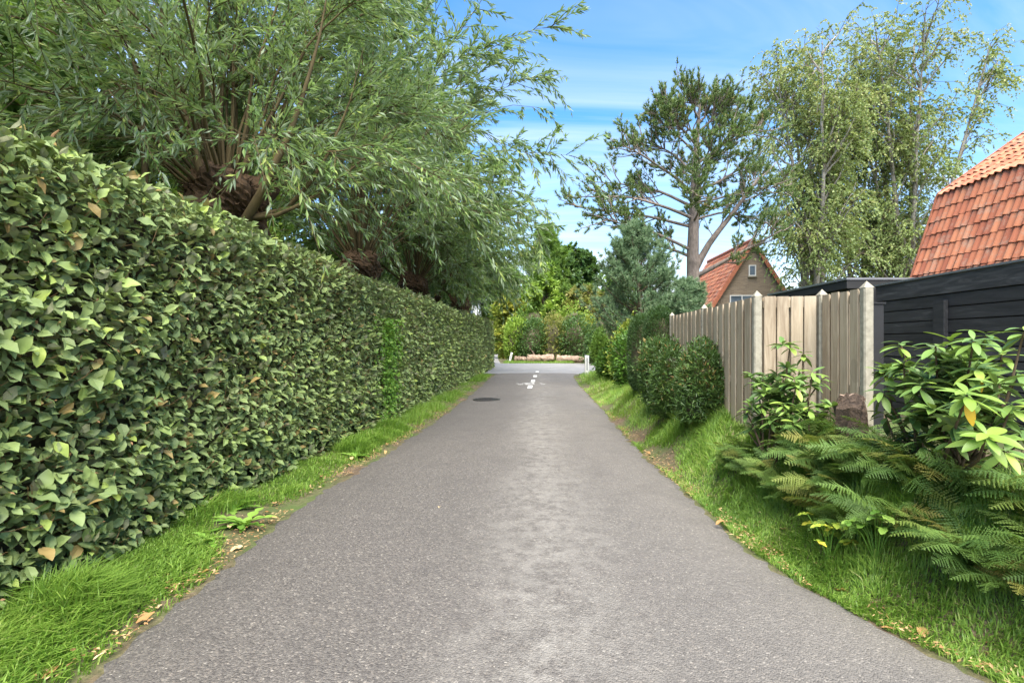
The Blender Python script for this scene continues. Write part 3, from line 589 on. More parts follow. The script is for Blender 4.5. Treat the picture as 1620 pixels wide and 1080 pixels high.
def conifer(name,label,x,y,h,rad,m,seed,nw=14,per=6,nb=8,nt=5,needles=9,nl=(.12,.2),bm=None,up=.25,low=.06,wn=.012,tipup=.2):
    rg=np.random.default_rng(seed); z0=float(gz(x,y)); t=empty(name,(x,y,z0),label,'tree'); k=8
    tr=np.stack([x+np.cumsum(rg.normal(0,.01*h,k)),y+np.cumsum(rg.normal(0,.01*h,k)),z0-.1+np.linspace(0,h,k)],-1)[None]; mb=MB(); mb.add(*tubes(tr,np.linspace(.035*h,.012,k)[None],8)); mb.build('trunk',bm or M['trunk'],t,True)
    n=nw*per; tt=np.repeat(np.linspace(low,.95,nw),per)+rg.normal(0,.012,n); p,_=along(tr,np.zeros(n,int),tt); az=rg.uniform(0,6.28,n); Ls=rad*((1-tt)**.7)*rg.uniform(.7,1.25,n)+.12
    el=np.radians(rg.normal(12,10,n)+35*tt); d=np.stack([np.cos(az)*np.cos(el),np.sin(az)*np.cos(el),np.sin(el)],-1); s=np.linspace(0,1,6)
    limb=p[:,None]+d[:,None]*Ls[:,None,None]*s[None,:,None]; limb[:,:,2]+=tipup*Ls[:,None]*(s**2)[None]; mb=MB(); mb.add(*tubes(limb,np.linspace(.02,.006,6)[None],4)); setp(mb.build('limbs',bm or M['trunk'],t),kind='stuff')
    b,_,_=grow(limb,nb,.25,1,rad*.10,rad*.30,25,60,-.15,4,rg,up=up,wander=.1); 
    tuftP,T=along(np.concatenate([b]*nt),np.arange(len(b)*nt),rg.uniform(.3,1,len(b)*nt)); nT=len(tuftP)
    P_=np.repeat(tuftP,needles,0); D_=nrm(np.repeat(T,needles,0)*.8+rg.normal(0,.6,(nT*needles,3))+[0,0,.2]); rr=np.clip(np.repeat(rg.normal(.5,.2,nT),needles)+rg.normal(0,.08,nT*needles),0,1)
    V,F,r_=leaves(P_,D_,nrm(rg.normal(0,1,P_.shape)),rg.uniform(nl[0],nl[1],len(P_)),wn,T_TRI,rr); mb=MB(); mb.add(V,F,r_); setp(mb.build('crown',m,t),kind='stuff'); return t
def shrub(name,label,x,y,h,rx,ry,m,seed,n=9000,L=(.06,.1),wr=.5,group=None,cat='shrub',core=True,tpl=T_DIA,lump=.18,clip=False,z0=None,colf=None,stems=7,spread=.6,fluff=.16):
    rg=np.random.default_rng(seed); z0=float(gz(x,y)) if z0 is None else z0; t=empty(name,(x,y,z0),label,cat,group)
    lobes=nrm(rg.normal(size=(14,3))); la=rg.uniform(-.6,1,14)*lump
    def surf(d):
        f=np.ones(len(d))
        for a,b in zip(lobes,la): f+=b*np.exp(-(1-d@a)/.10)
        zc=h*.48; dd=d.copy()
        if clip: dd=np.sign(d)*np.abs(d)**np.array([.8,.8,.62]); 
        q=dd*f[:,None]*np.array([rx,ry,h*.52]); return np.array([x,y,z0+zc])+q
    d=nrm(rg.normal(size=(n,3))); P=surf(d); c=np.array([x,y,z0+h*.42]); P=P-(P-c)*(rg.uniform(0,1,n)**1.6*fluff*2.2-fluff*.35)[:,None]; P[:,2]=np.maximum(P[:,2],z0+.03)
    od=nrm((P-c)/np.array([rx,ry,h*.5]))
    if not clip: st_=(noise2(P[:,0]*9+P[:,1]*7,P[:,2]*9,3.0,20)>.62); P=P+od*(st_*rg.uniform(0,.13,n)*h)[:,None]; P[:,2]=np.maximum(P[:,2],z0+.03)
    if True: D=nrm(od+rg.normal(0,spread,(n,3))+[0,0,.25]); Nn=nrm(rg.normal(0,.6,(n,3))+od*.5+[0,0,.5]); L_=rg.uniform(L[0],L[1],n)
    rr=np.clip(rg.normal(.45,.2,n)+.15*noise2(P[:,0]*2,P[:,2]*2+P[:,1],3,12),0,.96)
    if colf is not None: rr=colf(P,rr,rg)
    mb=MB(); mb.add(*leaves(P,D,Nn,L_,L_*wr,tpl,rr)); setp(mb.build('foliage',m,t),kind='stuff')
    if core:
        nu,nv=20,12; U_,V_=np.meshgrid(np.linspace(0,2*np.pi,nu,endpoint=False),np.linspace(.05,np.pi-.05,nv)); dd=np.stack([np.cos(U_)*np.sin(V_),np.sin(U_)*np.sin(V_),np.cos(V_)],-1).reshape(-1,3); Q=c+(surf(dd)-c)*.78; Q[:,2]=np.maximum(Q[:,2],z0+.02)
        i,j=np.meshgrid(np.arange(nv-1),np.arange(nu),indexing='ij'); j2=(j+1)%nu; F=np.concatenate([np.stack([i*nu+j,(i+1)*nu+j,(i+1)*nu+j2],-1).reshape(-1,3),np.stack([i*nu+j,(i+1)*nu+j2,i*nu+j2],-1).reshape(-1,3)])
        obj('inner_twigs',mesh_from('inner_twigs',Q,F,M['core']),t)
    pl=np.array([[(x+rg.normal(0,.06),y+rg.normal(0,.06),z0-.05),(x+rg.normal(0,.15)*rx,y+rg.normal(0,.15)*ry,z0+h*.3),(x+rg.normal(0,.4)*rx,y+rg.normal(0,.4)*ry,z0+h*.7)] for q in range(stems)]); mb=MB(); mb.add(*tubes(pl,np.array([[.02,.015,.008]])*max(.5,h/2),5)); mb.build('stem',M['trunk'],t); return t
def at(px,Y): return (px-810)/810*Y

# tall pine with a bare trunk
def tall_pine():
    rg=np.random.default_rng(31); Yp=20.0; xp=at(1099,Yp); z0=float(gz(xp,Yp)); t=empty('pine_tree',(xp,Yp,z0),'tall open-crowned pine with bare reddish trunk beside the brick house','tree')
    pz=lambda py: CAMZ+(540-(py if py>250 else 250-(250-py)*.70))/810*Yp
    tr=np.array([[(xp,Yp,-.1),(at(1097,Yp),Yp,pz(480)),(at(1096,Yp),Yp,pz(400)),(at(1098,Yp),Yp,pz(330)),(at(1100,Yp),Yp,pz(260)),(at(1103,Yp),Yp,pz(200)),(at(1106,Yp),Yp,pz(150)),(at(1108,Yp),Yp,pz(128))]])
    mb=MB(); mb.add(*tubes(tr,np.array([[.33,.26,.225,.18,.13,.09,.05,.02]]),12)); mb.build('trunk',M['pinebark'],t,True)
    # main limbs read from the photograph: (start px,py) -> waypoints, depth offset at the tip
    main=[((1096,440),[(1130,425),(1170,405),(1215,375)],-1.4),((1098,432),[(1120,385),(1150,350),(1178,310),(1190,290)],-.6),((1094,405),[(1060,385),(1030,372)],.8),((1092,395),[(1050,375),(1000,362),(960,352)],-.8),
          ((1097,360),[(1060,350),(1010,338),(960,330),(915,325)],.5),((1097,345),[(1040,325),(985,312),(930,318)],-1.0),((1098,330),[(1050,300),(1000,285),(950,272)],1.2),((1099,310),[(1060,280),(1020,262),(985,250)],-.9),
          ((1099,300),[(1140,285),(1175,262),(1212,250)],.8),((1099,320),[(1140,318),(1180,300),(1225,300)],-.5),((1100,280),[(1070,240),(1040,215),(1015,195)],.6),((1101,265),[(1130,235),(1160,215),(1190,205)],-.8),
          ((1101,250),[(1075,215),(1050,180),(1035,155)],-.5),((1102,235),[(1125,200),(1145,175),(1160,165)],.6),((1104,210),[(1085,175),(1070,150)],.7),((1105,190),[(1125,160),(1135,140)],-.6),((1103,225),[(1060,195),(1040,190)],-1.4),((1098,345),[(1150,330),(1200,335),(1235,345)],.9),
          ((1106,165),[(1118,140),(1120,128)],.3),((1106,170),[(1092,145),(1085,132)],-.3),((1099,315),[(1090,290),(1085,262)],-2.4),((1100,290),[(1112,262),(1118,240)],-2.2),((1100,285),[(1105,260),(1110,235)],2.4),((1097,350),[(1085,340),(1060,330)],-2.6),((1098,340),[(1120,322),(1140,318)],2.4)]
    k=9; L=[]
    for s,wp,dy in main:
        q=[s]+wp; pts=np.array([(at(a,Yp),Yp+dy*(i/(len(q)-1)),pz(b)) for i,(a,b) in enumerate(q)]); 
        tt=np.linspace(0,1,len(pts)); pts=np.stack([np.interp(np.linspace(0,1,k),tt,pts[:,c]) for c in range(3)],-1); L.append(pts+np.cumsum(rg.normal(0,.03,(k,3)),0))
    L=np.array(L); L=np.concatenate([L[:,:1],(L[:,:-2]+2*L[:,1:-1]+L[:,2:])/4,L[:,-1:]],1); r0=np.array([.11,.15]+[.07]*7+[.05]*16)[:len(L),None]
    rl_=r0*np.linspace(1,.22,k)[None]
    for q in range(len(L)): mb=MB(); mb.add(*tubes(L[q:q+1],rl_[q:q+1],7)); mb.build('limb',M['pinebark'],t,True)
    b,bi,_=grow(L,15,.28,1,.7,1.7,20,62,-.08,6,rg,up=.16,wander=.12,taper=.3)
    c,_,_=grow(b,7,.2,1,.25,.65,20,60,-.15,4,rg,up=.28,wander=.12)
    mb=MB(); mb.add(*tubes(b,np.linspace(.028,.010,6)[None],4)); mb.add(*tubes(c,np.linspace(.011,.005,4)[None],3)); setp(mb.build('twigs',M['pinebark'],t),kind='stuff')
    nt=3; tp,T=along(np.concatenate([c]*nt),np.arange(len(c)*nt),np.repeat([.55,.8,1.0],len(c))); nd=15; nT=len(tp)
    P_=np.repeat(tp,nd,0); D_=nrm(np.repeat(T,nd,0)*.8+rg.normal(0,.55,(nT*nd,3))+[0,0,.35]); rr=np.clip(np.repeat(rg.normal(.45,.22,nT),nd),0,1)
    mb=MB(); mb.add(*leaves(P_,D_,nrm(rg.normal(size=P_.shape)),rg.uniform(.09,.18,len(P_)),.028,T_TRI,rr)); setp(mb.build('crown',M['pine'],t),kind='stuff')
tall_pine()

# birches
def birch(px,Yb,h,rad,label,seed,stems,nl):
    rg=np.random.default_rng(seed); x=at(px,Yb); z0=float(gz(x,Yb)); t=empty('birch_tree',(x,Yb,z0),label,'tree','birches behind the shed')
    k=10; S=[]
    for q in range(stems):
        a=q*2*np.pi/stems+rg.uniform(0,1); lean=rg.uniform(.06,.17)*h*(.4+.6*(q>0)); hh=h*rg.uniform(.84,1.0) if q else h
        s=np.linspace(0,1,k); S.append(np.stack([x+math.cos(a)*(.2+lean*s**1.3)+np.cumsum(rg.normal(0,.07,k)),Yb+math.sin(a)*(.2+lean*s**1.3*.7)+np.cumsum(rg.normal(0,.07,k)),z0-.1+hh*s*.97],-1))
    S=np.array(S); mb=MB(); mb.add(*tubes(S,np.linspace(.16,.015,k)[None]**1.0,8)); mb.build('trunk',M['birchbark'],t,True)
    limb,_,lt=grow(S,nl,.18,.98,2.2,rad,28,55,-.02,8,rg,up=.35,wander=.12,taper=.62)
    mb=MB(); mb.add(*tubes(limb,np.linspace(.05,.010,8)[None],5)); setp(mb.build('limbs',M['birchbark'],t),kind='stuff')
    b,_,_=grow(limb,10,.15,1,.8,2.0,25,75,.28,5,rg,up=.1,wander=.15,taper=.3)
    tw,_,_=grow(b,5,.2,1,.35,.95,15,60,.75,4,rg,up=-.1,wander=.15)
    tw=tw+np.array([.0,0,0]); mb=MB(); mb.add(*tubes(b[:,::2],np.linspace(.012,.004,3)[None],3)); setp(mb.build('twigs',M['trunk'],t),kind='stuff')
    tone=np.repeat(rg.normal(0,.14,len(b)),5)+.025*(tw[:,0,2]-7); V,F,rr=scatter(tw,16,.0,1,.95,.35,.06,.10,.9,T_TRI,rg,tone); mb=MB(); mb.add(V,F,rr); setp(mb.build('crown',M['birch'],t),kind='stuff')
birch(1285,23,15.0,4.4,'tall loose-crowned birch next to the pine, left of the pair',41,5,22)
birch(1442,23.5,16.6,4.4,'tall wispy birch rising behind the orange tiled roof',42,6,22)
birch(1365,25.5,14.0,4.4,'shorter leafy birch between the two taller birches',43,4,22)

conifer('young_pine','bluish green young pine with soft needles beyond the clipped yews',at(1012,16.5),16.5,4.75,2.3,M['bluepine'],51,nw=15,per=8,nb=10,nt=5,needles=13,nl=(.10,.19),wn=.020,up=.40,low=.27)
conifer('young_pine','small bluish pine growing below the tall pine trunk',at(1085,15.2),15.2,3.0,1.3,M['bluepine'],52,nw=11,per=7,nb=9,nt=5,needles=12,nl=(.10,.18),wn=.02,up=.35)

# background beyond the crossing road
G='trees beyond the crossing road'
conifer('cypress_tree','tall bright green conifer standing beyond the crossing road',at(868,46),46,11.6,3.4,M['decid'],61,nw=24,per=9,nb=12,nt=4,needles=7,nl=(.25,.45),wn=.07,up=.1,tipup=.35)
broad_tree('maple_tree','pale green young tree in front of the tall conifer',at(862,41),41,7.6,2.0,M['light'],62,20,9,8,8,(.14,.24),group=G,low=.1)
broad_tree('oak_tree','dark green tree right of the tall conifer',at(915,48),48,9.8,3.0,M['dark'],63,20,10,9,11,(.16,.26),group=G)
broad_tree('beech_tree','tall mid green tree between the conifer and the dark tree',at(893,52),52,10.6,3.4,M['decid'],69,18,10,8,10,(.18,.3),group=G,low=.1)
broad_tree('hazel_tree','yellowing bushy tree left of the conifer',at(808,44),44,5.4,2.5,M['yellow'],64,16,9,8,7,(.16,.26),group=G,low=.05)
broad_tree('ash_tree','olive leaved tree between conifer and bluish pine',at(925,41.5),41.5,5.4,2.3,M['olive'],65,16,9,8,8,(.16,.26),group=G,low=.05)
broad_tree('elm_tree','green tree behind the road bend, beside the white house',at(792,58),58,9.5,3.8,M['decid'],66,18,9,8,8,(.25,.4),group=G,low=.08)
broad_tree('lime_tree','broad green tree behind the bluish pine',at(985,46),46,7.8,3.6,M['decid'],67,18,9,8,8,(.2,.34),group=G,low=.06)
broad_tree('poplar_tree','dark tree filling the gap behind the white house',at(735,64),64,11,4.6,M['dark'],68,18,9,8,8,(.28,.45),group=G,low=.06)
GS='shrubs behind the logs'
for px,Y,h,wpx,m,lab,sd in ((815,37.6,2.9,26,'light','bright yellow-green shrub behind the leaning white post',71),(842,37.4,2.9,36,'dark','dark green shrub behind the left end of the logs',72),(872,37.8,3.1,40,'olive','brownish shrub behind the middle of the logs',73),
        (905,37.4,2.7,40,'dark','dark glossy shrub behind the right end of the logs',74),(935,38.2,3.2,36,'yellow','yellow-green shrub topping the row behind the logs',75),(898,39.8,3.8,50,'light','pale green shrub behind the brownish one',76),(962,33,2.7,50,'dark','dark bluish shrub right of the log pile',77),(951,30.5,1.7,20,'decid','narrow upright green shrub at the right end of the logs',78),
        (838,40.5,4.2,44,'decid','green shrub in the second row behind the logs',79)):
    r=wpx/810*Y*.62; shrub('garden_shrub',lab,at(px,Y),Y,h,r,r*.8,M[m],sd,5200,(.13,.22),.55,group=GS,lump=.5,fluff=.28)
# dark wood behind the willows on the left
GL='trees behind the willows'
for i,(x,y,h,r,m,lab) in enumerate(((-9.0,5.2,8.5,3.6,'dark','dark broadleaf tree behind the nearest willows at the left edge'),(-10.5,10.5,9.5,3.8,'decid','green broadleaf tree behind the large gnarled willow'),(-10,16.5,9,3.6,'dark','dark broadleaf tree behind the second willow'),(-12,24,10,4.2,'decid','broad green tree behind the third willow'),(-9.5,33,9,3.8,'dark','dark tree behind the far willows'),(-6.8,39,8,3.2,'olive','olive tree at the far end of the willow row'))):
    broad_tree('garden_tree',lab,x,y,h,r,M[m],80+i,20,10,8,9,(.22,.36),group=GL,low=.06)
GU='undergrowth behind the hedge'
for i,(x,y,h,r,m,lab) in enumerate(((-6.6,3.6,3.2,1.4,'dark','dark undergrowth shrub behind the hedge at the left edge'),(-7.2,7.0,4.6,1.6,'decid','leafy green shrub behind the gnarled willow head'),(-6.2,10.6,4.2,1.5,'light','bright green shrub showing between first and second willow trunks'),(-6.4,15,4.4,1.7,'decid','green shrub behind the second willow trunk'),(-6.2,20.5,3.5,1.5,'light','bright shrub behind the third willow trunk'),(-6,26,3.5,1.5,'decid','green shrub behind the fourth willow trunk'),(-8.8,7.6,5.4,1.8,'dark','tall dark shrub far back behind the gnarled willow'),(-7.4,4.6,4.8,1.6,'decid','tall green shrub behind the hedge top near the dead twig'),(-8.2,12.6,5.0,1.8,'dark','tall dark shrub behind the bright green one'))):
    shrub('understory_shrub',lab,x,y,h,r,r*1.4,M[m],90+i,6500,(.10,.17),.6,group=GU,lump=.3,fluff=.22)

# ------------------------------------------------------------------ houses
def prism_wall(poly, dvec, length, z=None):
    """extrude polygon [(x,y,z)] along dvec"""
    A=np.array(poly,float); B=A+np.array(dvec)*length; n=len(A); V=np.concatenate([A,B]); F=[]
    for i in range(1,n-1): F += [(0,i+1,i),(n,n+i,n+i+1)]
    for i in range(n):
        j=(i+1)%n; F += [(i,j,n+j),(i,n+j,n+i)]
    return V,np.array(F)
def tile_tpl(wd,ln,amp,th,nseg=6):
    """pantile: x across, y down the slope, z out"""
    V=[];F=[]
    for r,(yy_,lift) in enumerate(((0,0),(ln,.028))):
        for i in range(nseg+1):
            u_=i/nseg; z=amp*math.sin(u_*2*math.pi*.95+.6)+lift; V.append((u_*wd,yy_,z))
    for i in range(nseg+1): u_=i/nseg; V.append((u_*wd,ln,amp*math.sin(u_*2*math.pi*.95+.6)+.028-th))
    k=nseg+1
    for r in range(2):
        for i in range(nseg): a=r*k+i; F += [(a,a+k,a+k+1),(a,a+k+1,a+1)]
    return np.array(V),np.array(F)
def roof_frames(e0, along_d, up_d, ncol, nrow, wd, exp_):
    """origin of each tile; rows from the eave up"""
    out=[]
    for r in range(nrow):
        for c in range(ncol): out.append((r,c,np.array(e0)+np.array(along_d)*(c*wd)+np.array(up_d)*((r+1)*exp_)))
    return out
# near house with the gambrel clay roof
ad=np.array([-.0655,-1,0]); ad/=np.linalg.norm(ad); side=np.array([-ad[1],ad[0],0]); side=side if side[0]>0 else -side
Yf=11.0; e0=np.array([8.47,Yf,2.35]); brk=np.array([9.19,Yf,4.60]); rdg=np.array([12.6,Yf-.2,7.1])
nh=empty('tiled_house',(9.5,8,0),'house with a steep orange clay pantile roof behind the black fence','house')
LEN=9.0; e1=rdg*2-brk; e1[2]=brk[2]; e2=rdg*2-e0; e2[2]=e0[2]
ins=.12; poly=[e0+side*.35-[0,0,e0[2]-(-.05)],e2-side*.35-[0,0,e2[2]+.05],e2-side*.30,e1-side*.2-[0,0,.1],rdg-[0,0,.15],brk+side*.2-[0,0,.1],e0+side*.30+[0,0,.05]]
V,F=prism_wall([q+ad*ins for q in poly],ad,LEN-.3); obj('wall',mesh_from('wall',V,F,M['brick']),nh)
rb=MB()
for p,q in ((e0,brk),(brk,rdg),(rdg,e1),(e1,e2)):
    up=nrm(q-p); nn_=np.cross(ad,up); nn_=nn_ if nn_[2]>0 else -nn_
    a=np.array([p,q,q+ad*LEN,p+ad*LEN]); a=np.concatenate([a-nn_*.03,a-nn_*.09]); rb.add(a,BOXF)
roof=obj('roof',rb.mesh('roof',M['felt']),nh)
tv,tf=tile_tpl(.165,.345,.020,.016); EXP=.295; WD=.155
tm=mesh_from('tile',tv,tf,M['tile'],smooth=False); fieldm=MB(); cnt=0; rgt=np.random.default_rng(5)
for p,q,first in ((e0,brk,True),(brk,rdg,True)):
    up=nrm(q-p); nn_=np.cross(ad,up); nn_=nn_ if nn_[2]>0 else -nn_; nrow=int(round(np.linalg.norm(q-p)/EXP)); ex_=np.linalg.norm(q-p)/nrow
    for r,c,o in roof_frames(p-up*.02,ad,up,int(LEN/WD),nrow,WD,ex_):
        jit=rgt.normal(0,.004,3); tl=rgt.normal(0,.02)
        ax=ad; dn=-up+nn_*tl; o2=o+jit+nn_*.012+ad*.03
        if first and c<(18 if p is e0 else 11) and cnt<300:
            Mx=Matrix.Identity(4)
            for i,v in enumerate((ax,dn,nn_)):
                for rr_ in range(3): Mx[rr_][i]=v[rr_]
            Mx.translation=Vector(o2); wobj('tile',tm,roof,Mx); cnt+=1
        else: fieldm.add(xform(tv,o2,ax,dn,nn_),tf,rgt.uniform(0,1))
setp(fieldm.build('tile_field',M['tile_a'],roof),kind='stuff')
vb=MB()
for p,q in ((e0,brk),(brk,rdg),(rdg,e1),(e1,e2)):
    up=nrm(q-p); nn_=np.cross(ad,up); nn_=nn_ if nn_[2]>0 else -nn_
    a=np.array([p,q,q+ad*.035,p+ad*.035])-ad*.03; a=np.concatenate([a+nn_*.055,a-nn_*.13]); vb.add(a,BOXF)
vbm=plain('red_verge',(.40,.14,.075),.8,.2,9); obj('verge',vb.mesh('verge',vbm),roof)
rt=MB(); rt.add(*tubes(np.array([[rdg+[0,0,.05],rdg+ad*LEN*.5+[0,0,.05],rdg+ad*LEN+[0,0,.05]]]),.12,8)); obj('ridge_tiles',rt.mesh('ridge_tiles',vbm),roof)

# brick house with the gable towards the lane
Yb=29.0; bd=np.array([.0655,1,0]); bd/=np.linalg.norm(bd); apex=np.array([at(1190,Yb),Yb,CAMZ+(540-381)/810*Yb]); sl_=1.62; hw=2.75
bh=empty('brick_house',(apex[0],Yb,0),'small brown brick house with a steep red roof and tiny gable window','house')
sx=np.array([1,-.0655,0]); sx/=np.linalg.norm(sx); eL=apex-sx*hw-[0,0,hw*sl_]; eR=apex+sx*hw-[0,0,hw*sl_]
HL=7.8
V,F=prism_wall([eL*[1,1,0]+sx*.25,eR*[1,1,0]-sx*.25,eR-sx*.25+[0,0,.25*sl_-.12],apex-[0,0,.12],eL+sx*.25+[0,0,.25*sl_-.12]],bd,HL); obj('wall',mesh_from('wall',V,F,M['brick']),bh)
rb=MB(); fm=MB(); tv2,tf2=tile_tpl(.31,.36,.022,.02,4)
for p,q in ((eL,apex),(eR,apex)):
    up=nrm(q-p); nn_=np.cross(bd,up); nn_=nn_ if nn_[2]>0 else -nn_; a=np.array([p,q,q+bd*HL,p+bd*HL])-bd*.15; rb.add(np.concatenate([a+nn_*0,a-nn_*.08]),BOXF)
    nr_=int(np.linalg.norm(q-p)/.33)
    for r in range(nr_+1):
        for c in range(int(HL/.3)+1):
            if p is eR and c>4: continue
            fm.add(xform(tv2,p-bd*.15+bd*(c*.3)+up*((r+1)*.325)+nn_*.02+rgt.normal(0,.004,3),bd,-up,nn_),tf2,rgt.uniform(0,1))
roof2=obj('roof',rb.mesh('roof',M['felt']),bh); setp(fm.build('tile_field',M['tile_a'],roof2),kind='stuff')
vb=MB()
for p in (eL,eR):
    up=nrm(apex-p); nn_=np.cross(bd,up); nn_=nn_ if nn_[2]>0 else -nn_; a=np.array([p,apex,apex+bd*.05,p+bd*.05])-bd*.21; vb.add(np.concatenate([a+nn_*.07,a-nn_*.14]),BOXF)
obj('verge',vb.mesh('verge',vbm),roof2)
rt=MB(); rt.add(*tubes(np.array([[apex-bd*.15+[0,0,.03],apex+bd*HL*.5+[0,0,.03],apex+bd*HL+[0,0,.03]]]),.13,8)); obj('ridge_tiles',rt.mesh('ridge_tiles',vbm),roof2)
def window(parent,c,wd,hh,ex,ey,mull=False):
    """frame boxes round a recessed pane; ey points out of the wall"""
    fr=MB(); f=.055
    for lo,hi in (((-wd/2,-.02,-hh/2),(wd/2,.05,-hh/2+f)),((-wd/2,-.02,hh/2-f),(wd/2,.05,hh/2)),((-wd/2,-.02,-hh/2+f),(-wd/2+f,.05,hh/2-f)),((wd/2-f,-.02,-hh/2+f),(wd/2,.05,hh/2-f)))+((((-f/2,-.02,-hh/2+f),(f/2,.045,hh/2-f)),) if mull else ()):
        V,F=box_arr(lo,hi); fr.add(xform(V,c,ex,ey),F)
    wo=obj('window',fr.mesh('window',M['white']),parent); V,F=box_arr((-wd/2+f,-.02,-hh/2+f),(wd/2-f,.012,hh/2-f)); obj('pane',mesh_from('pane',xform(V,c,ex,ey),F,M['glass']),wo)
    V,F=box_arr((-wd/2-.06,-.02,-hh/2-.06),(wd/2+.06,.10,-hh/2-.003)); obj('sill',mesh_from('sill',xform(V,c,ex,ey),F,M['concrete']),wo)
zz_=lambda py,Y: CAMZ+(540-py)/810*Y
window(bh,np.array([at(1190,Yb),Yb,zz_(428,Yb)])+bd*.0,.40,.62,sx,-bd)
window(bh,np.array([at(1174,Yb),Yb+.03,zz_(480,Yb)]),1.35,.95,sx,-bd,True)

# white house glimpsed beyond the hedge end
wh=empty('white_house',(-5.2,54,0),'white rendered house glimpsed between willow foliage above the hedge end','house')
V,F=box_arr((-8,52,0),(-3.35,60,5.4)); obj('wall',mesh_from('wall',V,F,M['render_wall']),wh)
V,F=box_arr((-8.3,51.7,5.403),(-3.05,60.3,5.62)); obj('roof',mesh_from('roof',V,F,M['felt']),wh)
window(wh,np.array([-4.35,52,4.1]),.9,1.2,np.array([1,0,0]),np.array([0,-1,0])); window(wh,np.array([-6.3,52,4.1]),1.2,1.2,np.array([1,0,0]),np.array([0,-1,0]),True)
ba=MB()
for lo,hi in (((-3.34,51.2,2.5),(-2.5,53.4,2.62)),((-2.56,51.2,2.62),(-2.5,51.26,3.45)),((-3.34,51.2,3.4),(-2.5,51.26,3.46)),((-2.56,51.26,3.4),(-2.5,53.4,3.46)),((-2.56,53.34,2.62),(-2.5,53.4,3.4))): ba.add(*box_arr(lo,hi))
for q in range(8): ba.add(*box_arr((-3.25+q*.1,51.21,2.62),(-3.235+q*.1,51.24,3.4)))
obj('balcony',ba.mesh('balcony',M['white']),wh)
# low brown wall where the side road bends
lw=empty('low_wall',(-1.5,62.5,0),'low brown garden wall at the bend of the far road','wall'); V,F=box_arr((-6,62.4,-.05),(3,62.7,.62)); obj('wall_body',mesh_from('wall_body',V,F,M['brick']),lw); V,F=box_arr((-6.05,62.35,.623),(3.05,62.75,.70)); obj('coping',mesh_from('coping',V,F,M['stump']),lw)
shrub('garden_shrub','dark shrub behind the low brown wall at the road bend',-2,65,4.5,3.5,1.6,M['dark'],99,4500,(.2,.34),.55,group=GS,lump=.3)

# black flat-roofed shed
sh=empty('garden_shed',(7,10.5,0),'low black flat-roofed shed behind the wooden fence','shed')
sdx=np.array([1,0,0]); sdy=np.array([.055,1,0]); sdy/=np.linalg.norm(sdy); so=np.array([at(1340,9.0)+.06,9.06,0])
V,F=box_arr((0,0,-.02),(2.15,3.0,2.38)); obj('wall',mesh_from('wall',xform(V,so,sdx,sdy),F,M['felt']),sh)
for k in range(11):
    V,F=box_arr((.0,-.022,.3+k*.185),(2.15,-.003,.3+k*.185+.172)); obj('plank',mesh_from('plank',xform(V,so,sdx,sdy),F,M['felt']),sh)
    V,F=box_arr((-.022,.0,.3+k*.185),(-.003,3.0,.3+k*.185+.172)); obj('plank',mesh_from('plank',xform(V,so,sdx,sdy),F,M['felt']),sh)
V,F=box_arr((-.06,-.06,2.383),(2.2,3.06,2.53)); fas=obj('fascia',mesh_from('fascia',xform(V,so,sdx,sdy),F,M['felt']),sh)
V,F=box_arr((-.075,-.075,2.533),(2.21,3.07,2.57)); obj('roof_trim',mesh_from('roof_trim',xform(V,so,sdx,sdy),F,M['flash']),sh); fas.data.materials[0]=M['felt']

# ------------------------------------------------------------------ wooden fence with concrete posts
fe=empty('wooden_fence',(2.6,6,float(gz(2.6,6))),'weathered board fence with pointed concrete posts right of the lane','fence')
def post(x,y,top,ex,ey,wd=.10):
    g=float(gz(x,y)); V,F=bev_box((-wd/2,-wd/2,g-.15),(wd/2,wd/2,top-.055),.012); Vc=[(-wd/2,-wd/2,0),(wd/2,-wd/2,0),(wd/2,wd/2,0),(-wd/2,wd/2,0),(0,0,.058)]
    p=obj('post',mesh_from('post',xform(V,(x,y,0),ex,ey),F,M['concrete']),fe)
    obj('post_cap',mesh_from('post_cap',xform(np.array(Vc)*[1.02,1.02,1],(x,y,top-.054),ex,ey),np.array([(0,1,4),(1,2,4),(2,3,4),(3,0,4),(0,2,1),(0,3,2)]),M['concrete']),p)
def panel(a,b,outv,top,nfront,ratio=.74):
    """outv: unit vector to the seen side; boards alternate in front of and behind the rails"""
    a=np.array(a,float);b=np.array(b,float); d=b-a; Ld=np.linalg.norm(d); d/=Ld; ex=np.array([d[0],d[1],0]); ey=-np.array([outv[0],outv[1],0]); s0=.055; Lp=Ld-.11; pit=Lp/nfront; bw=pit*ratio
    bot=.17
    for k in range(nfront):
        c=s0+pit*(k+.5); j=rgt.normal(0,.003); V,F=bev_box((-bw/2,-.035,bot+.01*rgt.uniform()),(bw/2,-.019,top+rgt.normal(0,.004)),.004)
        obj('board',mesh_from('board',xform(V-[0,0,1],(0,0,0),ex,ey),F,M['fence']),fe,None).location+=Vector((a[0]+d[0]*(c+j),a[1]+d[1]*(c+j),1))
    for k in range(nfront+1):
        c=s0+pit*k; bw2=bw if 0<k<nfront else bw*.5; c+=bw2*.5 if k==0 else (-bw2*.5 if k==nfront else 0)
        V,F=bev_box((-bw2/2,.019,bot),(bw2/2,.035,top-.003),.004)
        obj('board',mesh_from('board',xform(V-[0,0,1],(0,0,0),ex,ey),F,M['fence']),fe,None).location+=Vector((a[0]+d[0]*c,a[1]+d[1]*c,1))
    for z in (bot+.12,(bot+top)/2,top-.075):
        V,F=box_arr((-Lp/2,-.0185,-.035),(Lp/2,.0185,.035)); o=obj('rail',mesh_from('rail',xform(V,(0,0,0),ex,ey),F,M['fence']),fe,None); o.location+=Vector(((a[0]+b[0])/2,(a[1]+b[1])/2,z))
